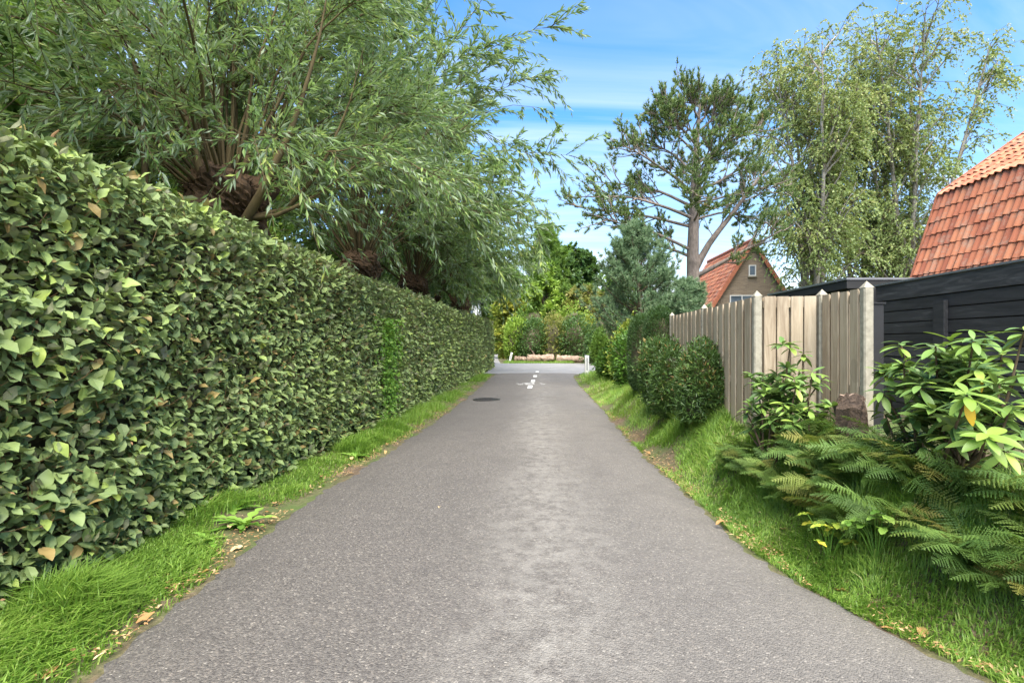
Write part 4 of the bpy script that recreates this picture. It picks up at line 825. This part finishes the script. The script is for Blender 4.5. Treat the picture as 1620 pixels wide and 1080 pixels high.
PA=[(2.75,8.80),(2.59,6.90),(2.42,5.06),(2.99,4.94),(2.95,4.26)]; TP=[1.95,1.95,1.95,1.95,1.95]
ux=np.array([.09,1.0]);ux/=np.linalg.norm(ux)
for (x,y),tp in zip(PA,TP): post(x,y,tp,np.array([ux[1],-ux[0],0]),np.array([ux[0],ux[1],0]),.078)
lo_=np.array([-ux[1],ux[0]])
panel(PA[0],PA[1],lo_,1.885,8); panel(PA[1],PA[2],lo_,1.885,8); panel(PA[2],PA[3],np.array([-.2,-.98]),1.89,4,.90); panel(PA[3],PA[4],np.array([-1,.06]),1.89,4,.8)

# black plank fence
bf=empty('black_fence',(4.8,5,float(gz(4.8,5))),'tall fence of black stained horizontal planks behind the rhododendron','fence')
w0=np.array([4.90,6.95,0]); wd_=np.array([4.66,4.2,0])-w0; wd_/=np.linalg.norm(wd_); wn_=np.array([wd_[1],-wd_[0],0]); wn_=wn_ if wn_[0]<0 else -wn_
LB=6.2; top=2.20; z=top-.02; k=0
while z>.35:
    hgt=.215 if k==0 else .142
    V,F=box_arr((0,-.0,-hgt+.013),(LB/2-.01,.022+rgt.uniform(0,.012),0)); 
    for s in (0,LB/2):
        obj('plank',mesh_from('plank',xform(V,(0,0,0),wd_,wn_),F,M['black']),bf,None).location+=Vector(w0+wd_*s+[0,0,z])
    z-=hgt; k+=1
V,F=box_arr((0,-.012,.3),(LB,-.003,top-.03)); obj('backing_panel',mesh_from('backing_panel',xform(V,w0,wd_,wn_),F,M['felt']),bf)
V,F=box_arr((-.03,-.05,0),(LB,.045,.022)); obj('capping',mesh_from('capping',xform(V,w0+[0,0,top-.017],wd_,wn_),F,M['flash']),bf)
for s,zt,wq in ((.06,top-.03,.15),(1.30,1.90,.17),(2.9,1.9,.17),(4.4,1.9,.17)):
    V,F=bev_box((-wq/2,.028,.1),(wq/2,.075,zt),.006); obj('batten',mesh_from('batten',xform(V,w0+wd_*s,wd_,wn_),F,M['black']),bf)
for s in (.3,2.2,4.2,6.0):
    V,F=box_arr((-.05,-.11,.05),(.05,-.014,top-.05)); obj('post',mesh_from('post',xform(V,w0+wd_*s,wd_,wn_),F,M['black']),bf)
bp=empty('black_post',(3.68,5.2,float(gz(3.68,5.2))),'short black wooden post right of the last concrete fence post','post')
V,F=bev_box((-.065,-.05,-.4),(.065,.05,1.27),.008); obj('shaft',mesh_from('shaft',V,F,M['felt']),bp,(0,0,0)); V,F=box_arr((-.075,-.06,1.273),(.075,.06,1.29)); obj('cap',mesh_from('cap',V,F,M['felt']),bp,(0,0,0))

# ------------------------------------------------------------------ yews, laurels
GY='yews along the fence'
def russet(P,rr,rg): m=(rg.uniform(0,1,len(rr))<.05)&(P[:,2]>P[:,2].mean()); rr=rr.copy(); rr[m]=1; return rr
yw=dict(n=17000,L=(.035,.065),wr=.22,group=GY)
shrub('clipped_yew','tall clipped dome-topped yew next to the end fence post',at(1044,9.2),9.2,1.50,.27,.30,M['yewclip'],101,17000,(.03,.055),.34,tpl=T_TRI,group=GY,lump=.06,clip=True,fluff=.05,spread=.5)
shrub('clipped_yew','tall clipped dome-topped yew, the farther and left one of two',at(1017,10.2),10.2,1.50,.28,.32,M['yewclip'],102,15000,(.03,.055),.34,tpl=T_TRI,group=GY,lump=.06,clip=True,fluff=.05,spread=.5)
shrub('yew_bush','loose rounded yew bush in front of the clipped yews',at(1048,8.2),8.2,.98,.34,.36,M['yew'],103,15000,(.045,.08),.30,tpl=T_TRI,group=GY,colf=russet,lump=.42,fluff=.28,spread=.85)
shrub('yew_bush','small russet-tipped yew bush in the middle of the row',at(1066,7.2),7.2,.84,.27,.30,M['yew'],104,13000,(.04,.075),.30,tpl=T_TRI,group=GY,colf=russet,lump=.44,fluff=.28,spread=.85)
shrub('yew_bush','dark rounded yew bush nearest the camera beside the fence boards',at(1114,6.25),6.25,.78,.29,.30,M['yew'],105,17000,(.04,.07),.30,tpl=T_TRI,group=GY,colf=russet,lump=.42,fluff=.28,spread=.85)
GLa='shrubs by the right white post'
shrub('laurel_bush','low glossy green laurel bush next to the right white post',at(981,17.2),17.2,1.15,.70,.7,M['laurel'],111,6500,(.08,.13),.5,group=GLa,lump=.2)
shrub('laurel_bush','yellow-variegated laurel behind the low green one',at(994,16.0),16.0,1.75,.42,.5,M['laurely'],112,5200,(.08,.13),.5,group=GLa,lump=.25)
shrub('laurel_bush','green shrub filling the gap behind the clipped yews',at(1003,13.0),13.0,1.45,.5,.6,M['laurel'],113,5200,(.07,.11),.5,group=GLa,lump=.25)

# ------------------------------------------------------------------ rhododendrons
rl=[leaf_grid(lambda s,q=q: q*math.sin(math.pi*min(1,s*.95+.03)**1.1)**.8,7,.22,c,0,M['rhodo']) for q,c in ((.15,.22),(.17,.12),(.14,.35))]
rly=[leaf_grid(lambda s,q=q: q*math.sin(math.pi*min(1,s*.95+.03)**1.1)**.8,7,.22,c,0,M['rhodoy']) for q,c in ((.16,.15),(.19,.25))]
rls=leaf_grid(lambda s: .17*math.sin(math.pi*min(1,s*.95+.03))**.8,7,.1,.15,0,M['rhodosick'])
def rhodo(label,whorls,base,seed,Ls,inner=3.0):
    rg=np.random.default_rng(seed); bx,by=base; z0=float(gz(bx,by)); t=empty('rhododendron',(bx,by,z0),label,'shrub','rhododendrons by the fences'); pl=[]
    for wi,(x,y,z,young,n) in enumerate(whorls):
        tip=np.array([x,y,z]); b=np.array([bx+rg.normal(0,.05),by+rg.normal(0,.05),z0-.04]); m1=b+(tip-b)*[.35,.35,.3]+rg.normal(0,.04,3); m2=b+(tip-b)*[.8,.8,.68]+rg.normal(0,.03,3)
        q=np.array([b,m1,m2,tip]); tt=np.linspace(0,1,4); pl.append(np.stack([np.interp(np.linspace(0,1,7),tt,q[:,c]) for c in range(3)],-1))
        ax=nrm(tip-m2)*.6+[0,0,.6]+rg.normal(0,.12,3); ax=nrm(ax); r_=nrm(np.cross(ax,[.3,.2,.9])); s_=np.cross(ax,r_)
        for k in range(n):
            a=k*2.399+rg.uniform(-.2,.2); f=k/n; el=math.radians(-28+ (62 if young else 50)*f+rg.normal(0,8)); o=r_*math.cos(a)+s_*math.sin(a); d=o*math.cos(el)+ax*math.sin(el)
            L=rg.uniform(*Ls)*(.8 if f>.8 else 1); p=tip+ax*(.05*f-.03); u=ax+o*.1
            me=rly[k%2] if young else rl[k%3]
            if (seed==121 and wi in (3,) and k==1) or (seed==121 and wi==5 and k==2): me=rls; d=nrm(np.array([.1,-.25,-1]));u=np.array([-.4,-.9,.1])
            wobj('leaf',me,t,leaf_matrix(p,d,u,L))
    mb=MB(); mb.add(*tubes(np.array(pl),np.linspace(.013,.005,7)[None],6)); mb.build('branch',M['rbark'],t,True)
    # inner whorls behind the ones that can be picked apart
    tp_=np.array([q[:3] for q in whorls]); nI=int(len(whorls)*inner); 
    if nI:
        w1=tp_[rg.integers(0,len(tp_),nI)]; w2=tp_[rg.integers(0,len(tp_),nI)]; u_=rg.uniform(0,.6,(nI,1)); c=w1*(1-u_)+w2*u_; ctr=np.array([bx,by,0])[None]; c=c+(np.array([bx,by,z0+.5])-c)*rg.uniform(.12,.42,(nI,1))+rg.normal(0,.05,(nI,3)); nl_=10
        P_=np.repeat(c,nl_,0); a=rg.uniform(0,6.28,nI*nl_); e=rg.uniform(-.6,.7,nI*nl_); D_=np.stack([np.cos(a)*np.cos(e),np.sin(a)*np.cos(e),np.sin(e)],-1); L_=rg.uniform(Ls[0],Ls[1],nI*nl_)
        fo_=MB(); fo_.add(*leaves(P_,D_,nrm(rg.normal(0,.3,D_.shape)+[0,0,1]),L_,L_*.36,T_LEAF,rg.uniform(0,.8,nI*nl_))); setp(fo_.build('inner_foliage',M['rhodo_a'],t),kind='stuff')
    return t
def wh(px,py,Y,young=0,n=10): return (at(px,Y),Y,CAMZ+(540-py)/810*Y,young,n)
big=[wh(1480,548,3.1,0,10),wh(1540,540,2.9,0,12),wh(1585,560,3.1,1,10),wh(1530,625,2.55,1,13),wh(1560,690,2.45,1,12),wh(1545,585,2.9,0,10),wh(1430,575,3.3,0,10),wh(1400,590,3.5,1,9),wh(1395,620,3.4,0,10),wh(1455,610,3.1,0,10),wh(1600,640,2.7,0,10),wh(1445,655,3.2,0,10),wh(1490,660,3.0,0,10),wh(1590,715,2.6,0,10),wh(1400,655,3.5,0,9),wh(1500,590,3.2,0,10),wh(1510,695,2.9,0,10),wh(1460,700,3.1,0,9),wh(1610,590,2.8,0,10),wh(1560,640,3.0,0,10),wh(1425,545,3.6,0,9),wh(1620,525,2.75,0,9),wh(1570,600,3.3,0,10),wh(1480,630,3.5,0,10),wh(1540,660,3.3,0,10),wh(1620,680,2.9,0,10),wh(1430,690,3.5,0,9),wh(1505,540,3.3,1,10),wh(1560,530,3.2,0,10)]
rhodo('large rhododendron with one yellow leaf in front of the black fence',big,(2.75,3.2),121,(.105,.155))
sm=[wh(1250,545,4.3,1,9),wh(1285,590,4.2,0,9),wh(1225,590,4.4,0,9),wh(1195,600,4.6,0,8),wh(1260,610,4.1,0,9),wh(1300,600,4.3,0,8),wh(1205,640,4.3,0,9),wh(1240,640,4.1,0,10),wh(1280,645,4.0,0,9),wh(1180,650,4.5,0,8),wh(1310,650,4.1,0,9),wh(1220,665,4.2,0,9),wh(1255,670,4.0,0,9),wh(1270,560,4.4,0,8),wh(1225,620,4.6,0,8),wh(1295,670,4.1,0,8),wh(1190,675,4.5,0,8),wh(1265,585,4.6,0,9),wh(1240,600,4.5,0,8),wh(1320,670,4.3,0,8)]
rhodo('smaller upright rhododendron growing in front of the fence corner',sm,(2.22,4.35),122,(.09,.135))
sm2=[wh(1122,548,6.55,1,8),wh(1135,556,6.5,1,7),wh(1112,556,6.6,0,7)]
rhodo('small rhododendron sprout showing above the nearest yew bush',sm2,(2.5,6.55),123,(.09,.12),1.0)

# stump
ts=empty('tree_stump',(2.62,3.95,float(gz(2.62,3.95))),'dark rough-barked tree stump between the two rhododendrons','stump')
pts=np.array([[(2.62,3.95,.3),(2.62,3.95,.5),(2.625,3.95,.75),(2.63,3.96,.93),(2.64,3.97,1.02)]]); V,F,r_=tubes(pts,np.array([[.13,.11,.10,.10,.08]]),16); V=V+rng.normal(0,.012,V.shape)
obj('bark',mesh_from('bark',V,F,M['stump']),ts); V,F=disc(.085,1.0,1.02,16,0,(2.64,3.97)); V[:,2]+=rng.normal(0,.015,len(V)); obj('cut_face',mesh_from('cut_face',V,F,M['log']),ts)

# ------------------------------------------------------------------ ferns
def frond_mesh(seed):
    rg=np.random.default_rng(seed); V=[];F=[]; ns=25; bend=rg.uniform(.75,1.05)
    def rp(s): return np.array([s*.86, .03*math.sin(3*s+seed), .78*s-.70*bend*s**2.2])
    for i in range(ns):
        s=.10+.90*i/ns; p=rp(s); T=nrm(rp(s+.02)-rp(s-.02)); Ln=.185*math.sin(math.pi*min(1,(s*.92+.06))**.85)**.9*(1 if s<.95 else .5)+.008
        for sg in (-1,1):
            d=nrm(np.array([T[0]*(.42+rg.normal(0,.07)),sg*.95,T[2]*.42-.10-rg.uniform(-.1,.3)])); q=nrm(np.cross(d,[0,0,1])*sg); nb=6
            for b in range(nb):
                f=b/nb; c=p+d*Ln*f; wl=.019*(1-f*.78)*rg.uniform(.7,1.25)
                for s2 in (-1,1):
                    tip=c+d*wl*.45+q*s2*wl-np.array([0,0,.004]); k=len(V); V+= [c-d*.001,c+d*Ln/nb*.92,tip]; F.append((k,k+1,k+2) if s2*sg>0 else (k,k+2,k+1))
    pts=np.array([[rp(s) for s in np.linspace(0,1,9)]]); tv_,tf_,_=tubes(pts,np.linspace(.006,.0015,9)[None],4); k=len(V)
    return mesh_from('frond',np.concatenate([np.array(V),tv_]),np.concatenate([np.array(F),tf_+k]),M['fern'])
fm_=[frond_mesh(s) for s in range(4)]
def fern(x,y,n,size,label,seed,az0=None):
    rg=np.random.default_rng(seed); z=float(gz(x,y)); t=empty('fern',(x,y,z),label,'fern','ferns along the fence')
    for k in range(n):
        a=rg.uniform(0,6.28) if az0 is None or k>n*.6 else R(az0)+rg.normal(0,.7); L=size*rg.uniform(.5,.95); tilt=rg.uniform(-.1,.6)
        Mx=Matrix.Translation((x+rg.normal(0,.03),y+rg.normal(0,.03),z-.01))@Matrix.Rotation(a,4,'Z')@Matrix.Rotation(-tilt,4,'Y')@Matrix.Rotation(rg.normal(0,.5),4,'X')@Matrix.Scale(L,4)
        wobj('frond',fm_[rg.integers(0,4)],t,Mx)
FS=[(2.40,2.15,12,.62,'fern at the right edge, nearest the camera'),(2.75,2.5,12,.68,'large fern at the right edge under the rhododendron'),(2.35,2.62,12,.60,'fern spilling onto the grass below the big rhododendron'),(2.62,2.95,12,.60,'fern directly below the yellow-leaved rhododendron'),(2.25,3.05,11,.55,'fern beside the bright green herb'),(2.45,3.4,12,.62,'fern in front of the tree stump'),
    (2.20,3.55,11,.56,'fern at the grass edge in the middle of the fern bank'),(2.72,3.6,11,.6,'tall fern right of the stump'),(2.35,3.85,12,.62,'browning fern left of the stump'),(2.12,4.05,10,.5,'fern below the smaller rhododendron'),(2.5,4.25,11,.6,'fern between stump and smaller rhododendron'),(2.05,4.5,10,.46,'small fern at the left end below the rhododendron'),(2.75,4.3,10,.62,'fern against the fence left of the last concrete post'),(1.98,4.95,9,.42,'small bright fern next to the nearest yew'),(2.2,4.8,9,.46,'fern at the foot of the corner post'),(3.0,3.1,10,.6,'fern behind the big rhododendron'),(2.55,2.3,10,.55,'fern leaning out from the right edge'),(2.3,2.4,10,.5,'low fern overhanging the tall grass at lower right'),(2.9,2.75,10,.6,'fern half hidden under the big rhododendron at the right edge'),(2.15,3.3,10,.48,'low fern between the two bright herbs'),
    (2.5,3.15,11,.6,'fern in the middle of the bank below the young rhododendron whorls'),(2.3,3.65,11,.58,'olive fern in the middle of the bank'),(2.05,3.8,9,.42,'small fern at the front of the bank'),(2.62,3.45,11,.66,'tall fern just before the stump'),(2.2,4.3,10,.5,'fern hanging over from the smaller rhododendron'),(2.42,4.6,10,.6,'fern behind the smaller rhododendron'),(2.58,4.0,10,.7,'tall browning fern leaning on the fence boards'),(2.38,4.1,10,.66,'tall olive fern right of the smaller rhododendron')]
for i,(x,y,n,s,l) in enumerate(FS): fern(max(x,float(xr(y))+(.42 if y<4 else .44)),y,n+14,s,l,200+i,az0=205)

# ------------------------------------------------------------------ grass verges, litter, weeds
def blades(X,Y,H,rg,wd,lean,name,label,seg=2,az=None):
    wd=np.broadcast_to(wd,(len(X),))
    n=len(X); Z=gz(X,Y)-.01; a=rg.uniform(0,6.28,n) if az is None else az; dx=np.stack([np.cos(a),np.sin(a),0*a],-1); sd=np.stack([-np.sin(a),np.cos(a),0*a],-1); l=(lean*rg.uniform(.2,1.5,n))[:,None]; h=H[:,None]; wv=np.broadcast_to(wd,(n,))[:,None]
    b=np.stack([X,Y,Z],-1); up=np.array([0,0,1]); m=b+up*h*.58+dx*h*l*.30; t=b+up*h*(1-.25*np.minimum(l,1.6))+dx*h*l
    V=np.stack([b-sd*wv*.5,b+sd*wv*.5,m-sd*wv*.42,m+sd*wv*.42,t],1).reshape(-1,3); f=np.array([(0,1,3),(0,3,2),(2,3,4)]); f=f if wd[0]<.01 else np.array([(0,1,4)]); F=(f[None]+(np.arange(n)*5)[:,None,None]).reshape(-1,3); return V,F
def verge_density(X,Y,side,rg):
    if side>0:
        e=X-xr(Y); bare=noise2(X*1.2,Y*.55,2.4,13)+1.1*np.exp(-((e-.1)/.17)**2)*(.15+.95*sstep(3.2,5,Y)+.4*np.exp(-((Y-7)/3)**2)); return bare<rg.uniform(.8,1.5,len(X))
    e=xl(Y)-X; bare=.35*noise2(X*1.5,Y*1.1,2.4,14)+.95*np.exp(-(e/.20)**2)+1.6*np.exp(-((Y-4.15)/.4)**2)*np.exp(-(e/.5)**2); return bare<rg.uniform(.15,.95,len(X))
rg=np.random.default_rng(300); mb=MB()
def right_pts(n,y0,y1,emax,rg):
    Y=rg.uniform(y0,y1,n); e=rg.uniform(.0,1,n)*emax; X=xr(Y)+e; k=verge_density(X,Y,1,rg); return X[k],Y[k],e[k]
for n,y0,y1,em,wd,hs in ((47000,1.5,4.2,.85,.0072,.85),(32000,4.2,8,1.0,.0085,.85),(24000,8,14,1.3,.011,.95),(13000,14,22.5,2.2,.017,1.0)):
    X,Y,e=right_pts(n,y0,y1,em,rg); H=(.045+.16*sstep(.05,.6,e)*sstep(-.6,.7,noise2(X,Y,5,15))+.03*rg.uniform(0,1,len(X)))*rg.uniform(.6,1.35,len(X))*hs
    H=H+.10*sstep(.45,.8,e)*sstep(3.4,2.2,Y) if y0<4 else H
    V,F=blades(X,Y,H,rg,wd*rg.uniform(.6,1.15,len(X)) if wd<.01 else wd,.8,'','',az=2.2*noise2(X,Y,4.5,24)+rg.normal(0,1.0,len(X))); mb.add(V,F,np.repeat(np.clip(rg.normal(.45,.24,len(X))+.24*noise2(X,Y,2.0,16)+.16*noise2(X,Y,.8,23),0,1),5))
setp(mb.build('right_grass_verge',M['grass']),'bright green grass verge between the lane and the ferns','grass',kind='stuff')
mb=MB()
for n,y0,y1,wd,hs in ((26000,1.4,4,.0085,1.05),(19000,4,8.5,.0090,.95),(12000,8.5,15,.012,.8),(6500,15,23,.018,.7)):
    Y=rg.uniform(y0,y1,n); wdt=xl(Y)-hedge_x(Y)+.12; e=rg.uniform(0,1,n)*wdt; X=xl(Y)-e; k=verge_density(X,Y,-1,rg); X,Y,e=X[k],Y[k],e[k]
    tuft=sstep(-.35,.7,noise2(X*.8,Y,2.6,17)); H=(.05+.19*tuft*sstep(.0,.3,e))*(1-.45*sstep(.45,.8,e))*rg.uniform(.6,1.3,len(X))*hs; az=rg.normal(-.1,1.2,len(X))
    V,F=blades(X,Y,H,rg,wd,.85,'','',az=az); mb.add(V,F,np.repeat(np.clip(rg.normal(.42,.18,len(X))+.14*noise2(X,Y,2.5,18),0,1),5))
setp(mb.build('left_grass_verge',M['grass']),'strip of long green grass at the foot of the hedge','grass',kind='stuff')
mb=MB(); n=5000; X=np.r_[rg.uniform(-.6,4.2,n),rg.uniform(3.2,9,n)]; Y=np.r_[rg.uniform(34.4,37,n),rg.uniform(14,22,n)]; k=~((X<-.6+.05*(Y-34))|((X>2.2)&(X<3.2)&(Y<30))); X,Y=X[k],Y[k]
V,F=blades(X,Y,rg.uniform(.06,.22,len(X)),rg,.035,.6,'',''); mb.add(V,F,np.repeat(np.clip(rg.normal(.45,.2,len(X)),0,1),5)); setp(mb.build('far_grass_verge',M['grass']),'grass in front of the logs across the crossing road','grass',kind='stuff')
mb=MB(); n=5200; Y=rg.uniform(1.6,14,n)**1.0; sd=rg.uniform(0,1,n)<.5; e=np.abs(rg.normal(0,.14,n)); X=np.where(sd,xl(Y)-e+.05,xr(Y)+e-.05); k=noise2(X*2,Y,2.5,19)>-.15; X,Y=X[k],Y[k]; n=len(X)
Zl=np.maximum(gz(X,Y),.012)+rg.uniform(.004,.018,n); mb.add(*leaves(np.stack([X,Y,Zl],-1),np.c_[rg.normal(0,1,(n,2)),rg.normal(0,.12,n)],nrm(np.c_[rg.normal(0,.25,(n,2)),np.ones(n)]),rg.uniform(.012,.045,n),rg.uniform(.005,.016,n),T_DIA,rg.uniform(0,1,n))); setp(mb.build('leaf_litter',M['litter_a']),'scattered dry leaf fragments along both lane edges','litter',kind='stuff')
lm=[leaf_grid(lambda s,q=q: q*math.sin(math.pi*min(1,s*.96+.02))**.8,5,.5,c,.3,M['litter'],'fallen_leaf') for q,c in ((.22,.3),(.3,-.2),(.13,.15))]
def fallen(x,y,lab,grp,L,seed):
    rg_=np.random.default_rng(seed); z=max(float(gz(x,y))+.012,.026 if (xl(y)<x<xr(y)) else -1); o=bpy.data.objects.new('fallen_leaf',lm[seed%3]); COL.objects.link(o); o.matrix_basis=Matrix.Translation((x,y,z+.012))@Matrix.Rotation(rg_.uniform(0,6.28),4,'Z')@Matrix.Rotation(rg_.normal(0,.12),4,'X')@Matrix.Scale(L,4); setp(o,lab,'leaf',grp)
for i in range(26):
    y=2.15+6.5*(i/26)**1.3+rg.uniform(0,.15); fallen(float(xl(y))-rg.uniform(-.04,.28),y,'dry tan fallen leaf along the left edge of the lane','fallen leaves at the left edge',rg.uniform(.05,.10),400+i)
for i in range(22):
    y=2.1+5*(i/22)**1.2+rg.uniform(0,.15); fallen(float(xr(y))+rg.uniform(-.03,.35)*(.4 if i%2 else 1),y,'dry tan fallen leaf along the right edge of the lane','fallen leaves at the right edge',rg.uniform(.045,.085),500+i)
fallen(-.62,4.35,'single yellow willow leaf lying on the asphalt left of centre',None,.08,602)
# bark chips and fine leaf debris strip at (left) 4 m handled above; dandelion weeds
def weed(x,y,label,seed,n=13,L=(.12,.22),wr=.2,up=.45,m='weed'):
    rg_=np.random.default_rng(seed); z=float(gz(x,y)); t=empty('broadleaf_weed',(x,y,z),label,'weed','weeds on the verges')
    def prof(s,q): return q*(.35+.65*abs(math.sin(s*9.5)))*math.sin(math.pi*min(1,s*.9+.08))**.6
    me=leaf_grid(lambda s: prof(s,wr),12,.2,.35,0,M['weed_o'])
    for k in range(n):
        a=rg_.uniform(0,6.28); e=rg_.uniform(.15,up+.35); d=(math.cos(a)*math.cos(e),math.sin(a)*math.cos(e),math.sin(e)); wobj('leaf',me,t,leaf_matrix((x+rg_.normal(0,.02),y+rg_.normal(0,.02),z+.005),d,(0,0,1),rg_.uniform(*L)))
M['weed_o']=foliage('dandelion_leaf',[(0,(.12,.25,.035)),(.5,(.19,.37,.05)),(1,(.30,.46,.09))],None,.5,.3,src='obj')
weed(-2.12,4.05,'jagged dandelion clump at the foot of the hedge by the bare soil',701,16,(.16,.26)); weed(-2.35,4.35,'leafy weed against the hedge foot behind the dandelion',702,12); weed(-2.2,3.7,'small dandelion between grass tuft and bare soil',703,9,(.1,.16))
weed(-1.95,6.4,'weed in the left grass strip farther along the hedge',704,10)
def herb(x,y,label,seed,n,h,r,m):
    rg_=np.random.default_rng(seed); z=float(gz(x,y)); t=empty('leafy_herb',(x,y,z),label,'weed','weeds on the verges'); d=rg_.uniform(-1,1,(n,2)); tip=np.stack([x+d[:,0]*r,y+d[:,1]*r,z+h*rg_.uniform(.5,1,n)],-1); b=np.tile([x,y,z-.02],(n,1)); pl=np.stack([b,(b+tip)/2+[0,0,.05],tip],1); mb=MB(); mb.add(*tubes(pl,.0025,4)); mb.build('stem',M['weed'],t)
    me=leaf_grid(lambda s: .36*math.sin(math.pi*min(1,s*.93+.05)**.8)**.7,5,.15,.2,.2,m,'leaf')
    for p in tip:
        for q in range(3):
            a=rg_.uniform(0,6.28); wobj('leaf',me,t,leaf_matrix(p,(math.cos(a),math.sin(a),-.1),(0,0,1),rg_.uniform(.045,.08)))
herbm=foliage('yellow_green_herb_leaf',[(0,(.28,.42,.05)),(.7,(.42,.5,.07)),(1,(.65,.52,.06))],None,.5,.3,src='obj')
herb(1.98,3.2,'yellow-green herb at the edge of the ferns, left of two',711,14,.28,.16,herbm); herb(2.12,2.98,'lobed bright green herb at the edge of the ferns, right of two',712,14,.32,.16,M['weed_o']); herb(2.0,4.9,'pale leafy herb in the grass beside the nearest yew',713,12,.25,.16,M['weed_o'])

# ------------------------------------------------------------------ white road posts and logs
def road_post(x,y,h,wd,tiltx,tilty,label,z0):
    t=empty('road_post',(x,y,z0),label,'post','white road posts'); t.rotation_euler=(tiltx,tilty,0)
    def part(nm,V,F,m):
        o=bpy.data.objects.new(nm,mesh_from(nm,V,F,m)); COL.objects.link(o); o.parent=t
    V,F=bev_box((-wd/2,-wd*.4,-.15),(wd/2,wd*.4,h),.012); V[8:,2]-=(V[8:,1]+wd*.4)*-.35; part('shaft',V,F,M['white'])
    V,F=box_arr((-wd*.20,-wd*.4-.006,h*.28),(wd*.20,-wd*.4-.001,h*.93)); part('reflector',V,F,M['refl'])
road_post(at(928.5,20.8),20.8,.76,.16,0,0,'upright white road post on the right verge before the crossing',float(gz(at(928.5,20.8),20.8)))
road_post(at(806,36.6),36.6,.66,.15,0,R(14),'leaning white road post on the grass corner left of the logs',float(gz(at(806,36.6),36.6)))
road_post(at(803,40.5),40.5,.68,.15,0,R(6),'farther white road post half hidden behind the leaning one',float(gz(at(803,40.5),40.5)))
def log(a,b,r,label,seed):
    rg_=np.random.default_rng(seed); a=np.array(a,float);b=np.array(b,float); k=14; s=np.linspace(0,1,k)[:,None]; P=a*(1-s)+b*s; P[:,2]+=np.cumsum(rg_.normal(0,.008,k)); P[:,1]+=np.cumsum(rg_.normal(0,.02,k)); t=empty('log',tuple(a),label,'log','logs on the far verge')
    V,F,_=tubes(P[None],(r*(1+rg_.normal(0,.06,k))*np.linspace(1,.8,k))[None],14); V=V+rg_.normal(0,.03,V.shape); obj('bark',mesh_from('bark',V,F,M['log'],smooth=True),t)
    for e,p,rr in ((0,P[0],r*.97),(1,P[-1],r*.78)):
        d=nrm(P[0]-P[1]) if e==0 else nrm(P[-1]-P[-2]); V,F,_=tubes(np.array([[p-d*.02,p+d*.012,p+d*.014]]),np.array([[rr,rr,.003]]),14); obj('cut_end',mesh_from('cut_end',V,F,M['fence']),t)
log((at(835,36.0),36.1,.24),(at(876,36),35.9,.25),.27,'thick pinkish log in the middle of the far verge',801); log((at(882,35.8),36.0,.24),(at(926,35.4),35.4,.22),.27,'thick pinkish log at the right of the far verge',802); log((at(815,36.6),36.7,.20),(at(834,36.5),36.5,.2),.21,'shorter log at the left of the far verge',803)
bb=empty('broken_branch',(at(848,36.4),36.4,.3),'pale broken branch leaning up from the logs','branch'); mb=MB(); mb.add(*tubes(np.array([[(at(850,36.4),36.4,.1),(at(843,36.5),36.5,.7),(at(836,36.7),36.7,1.05),(at(829,36.9),36.9,1.35)]]),np.array([[.06,.05,.045,.025]]),7)); mb.add(*tubes(np.array([[(at(841,36.5),36.5,.8),(at(838,36.3),36.3,1.05),(at(837,36.2),36.2,1.2)]]),np.array([[.025,.02,.01]]),6)); mb.build('wood',M['log'],bb)
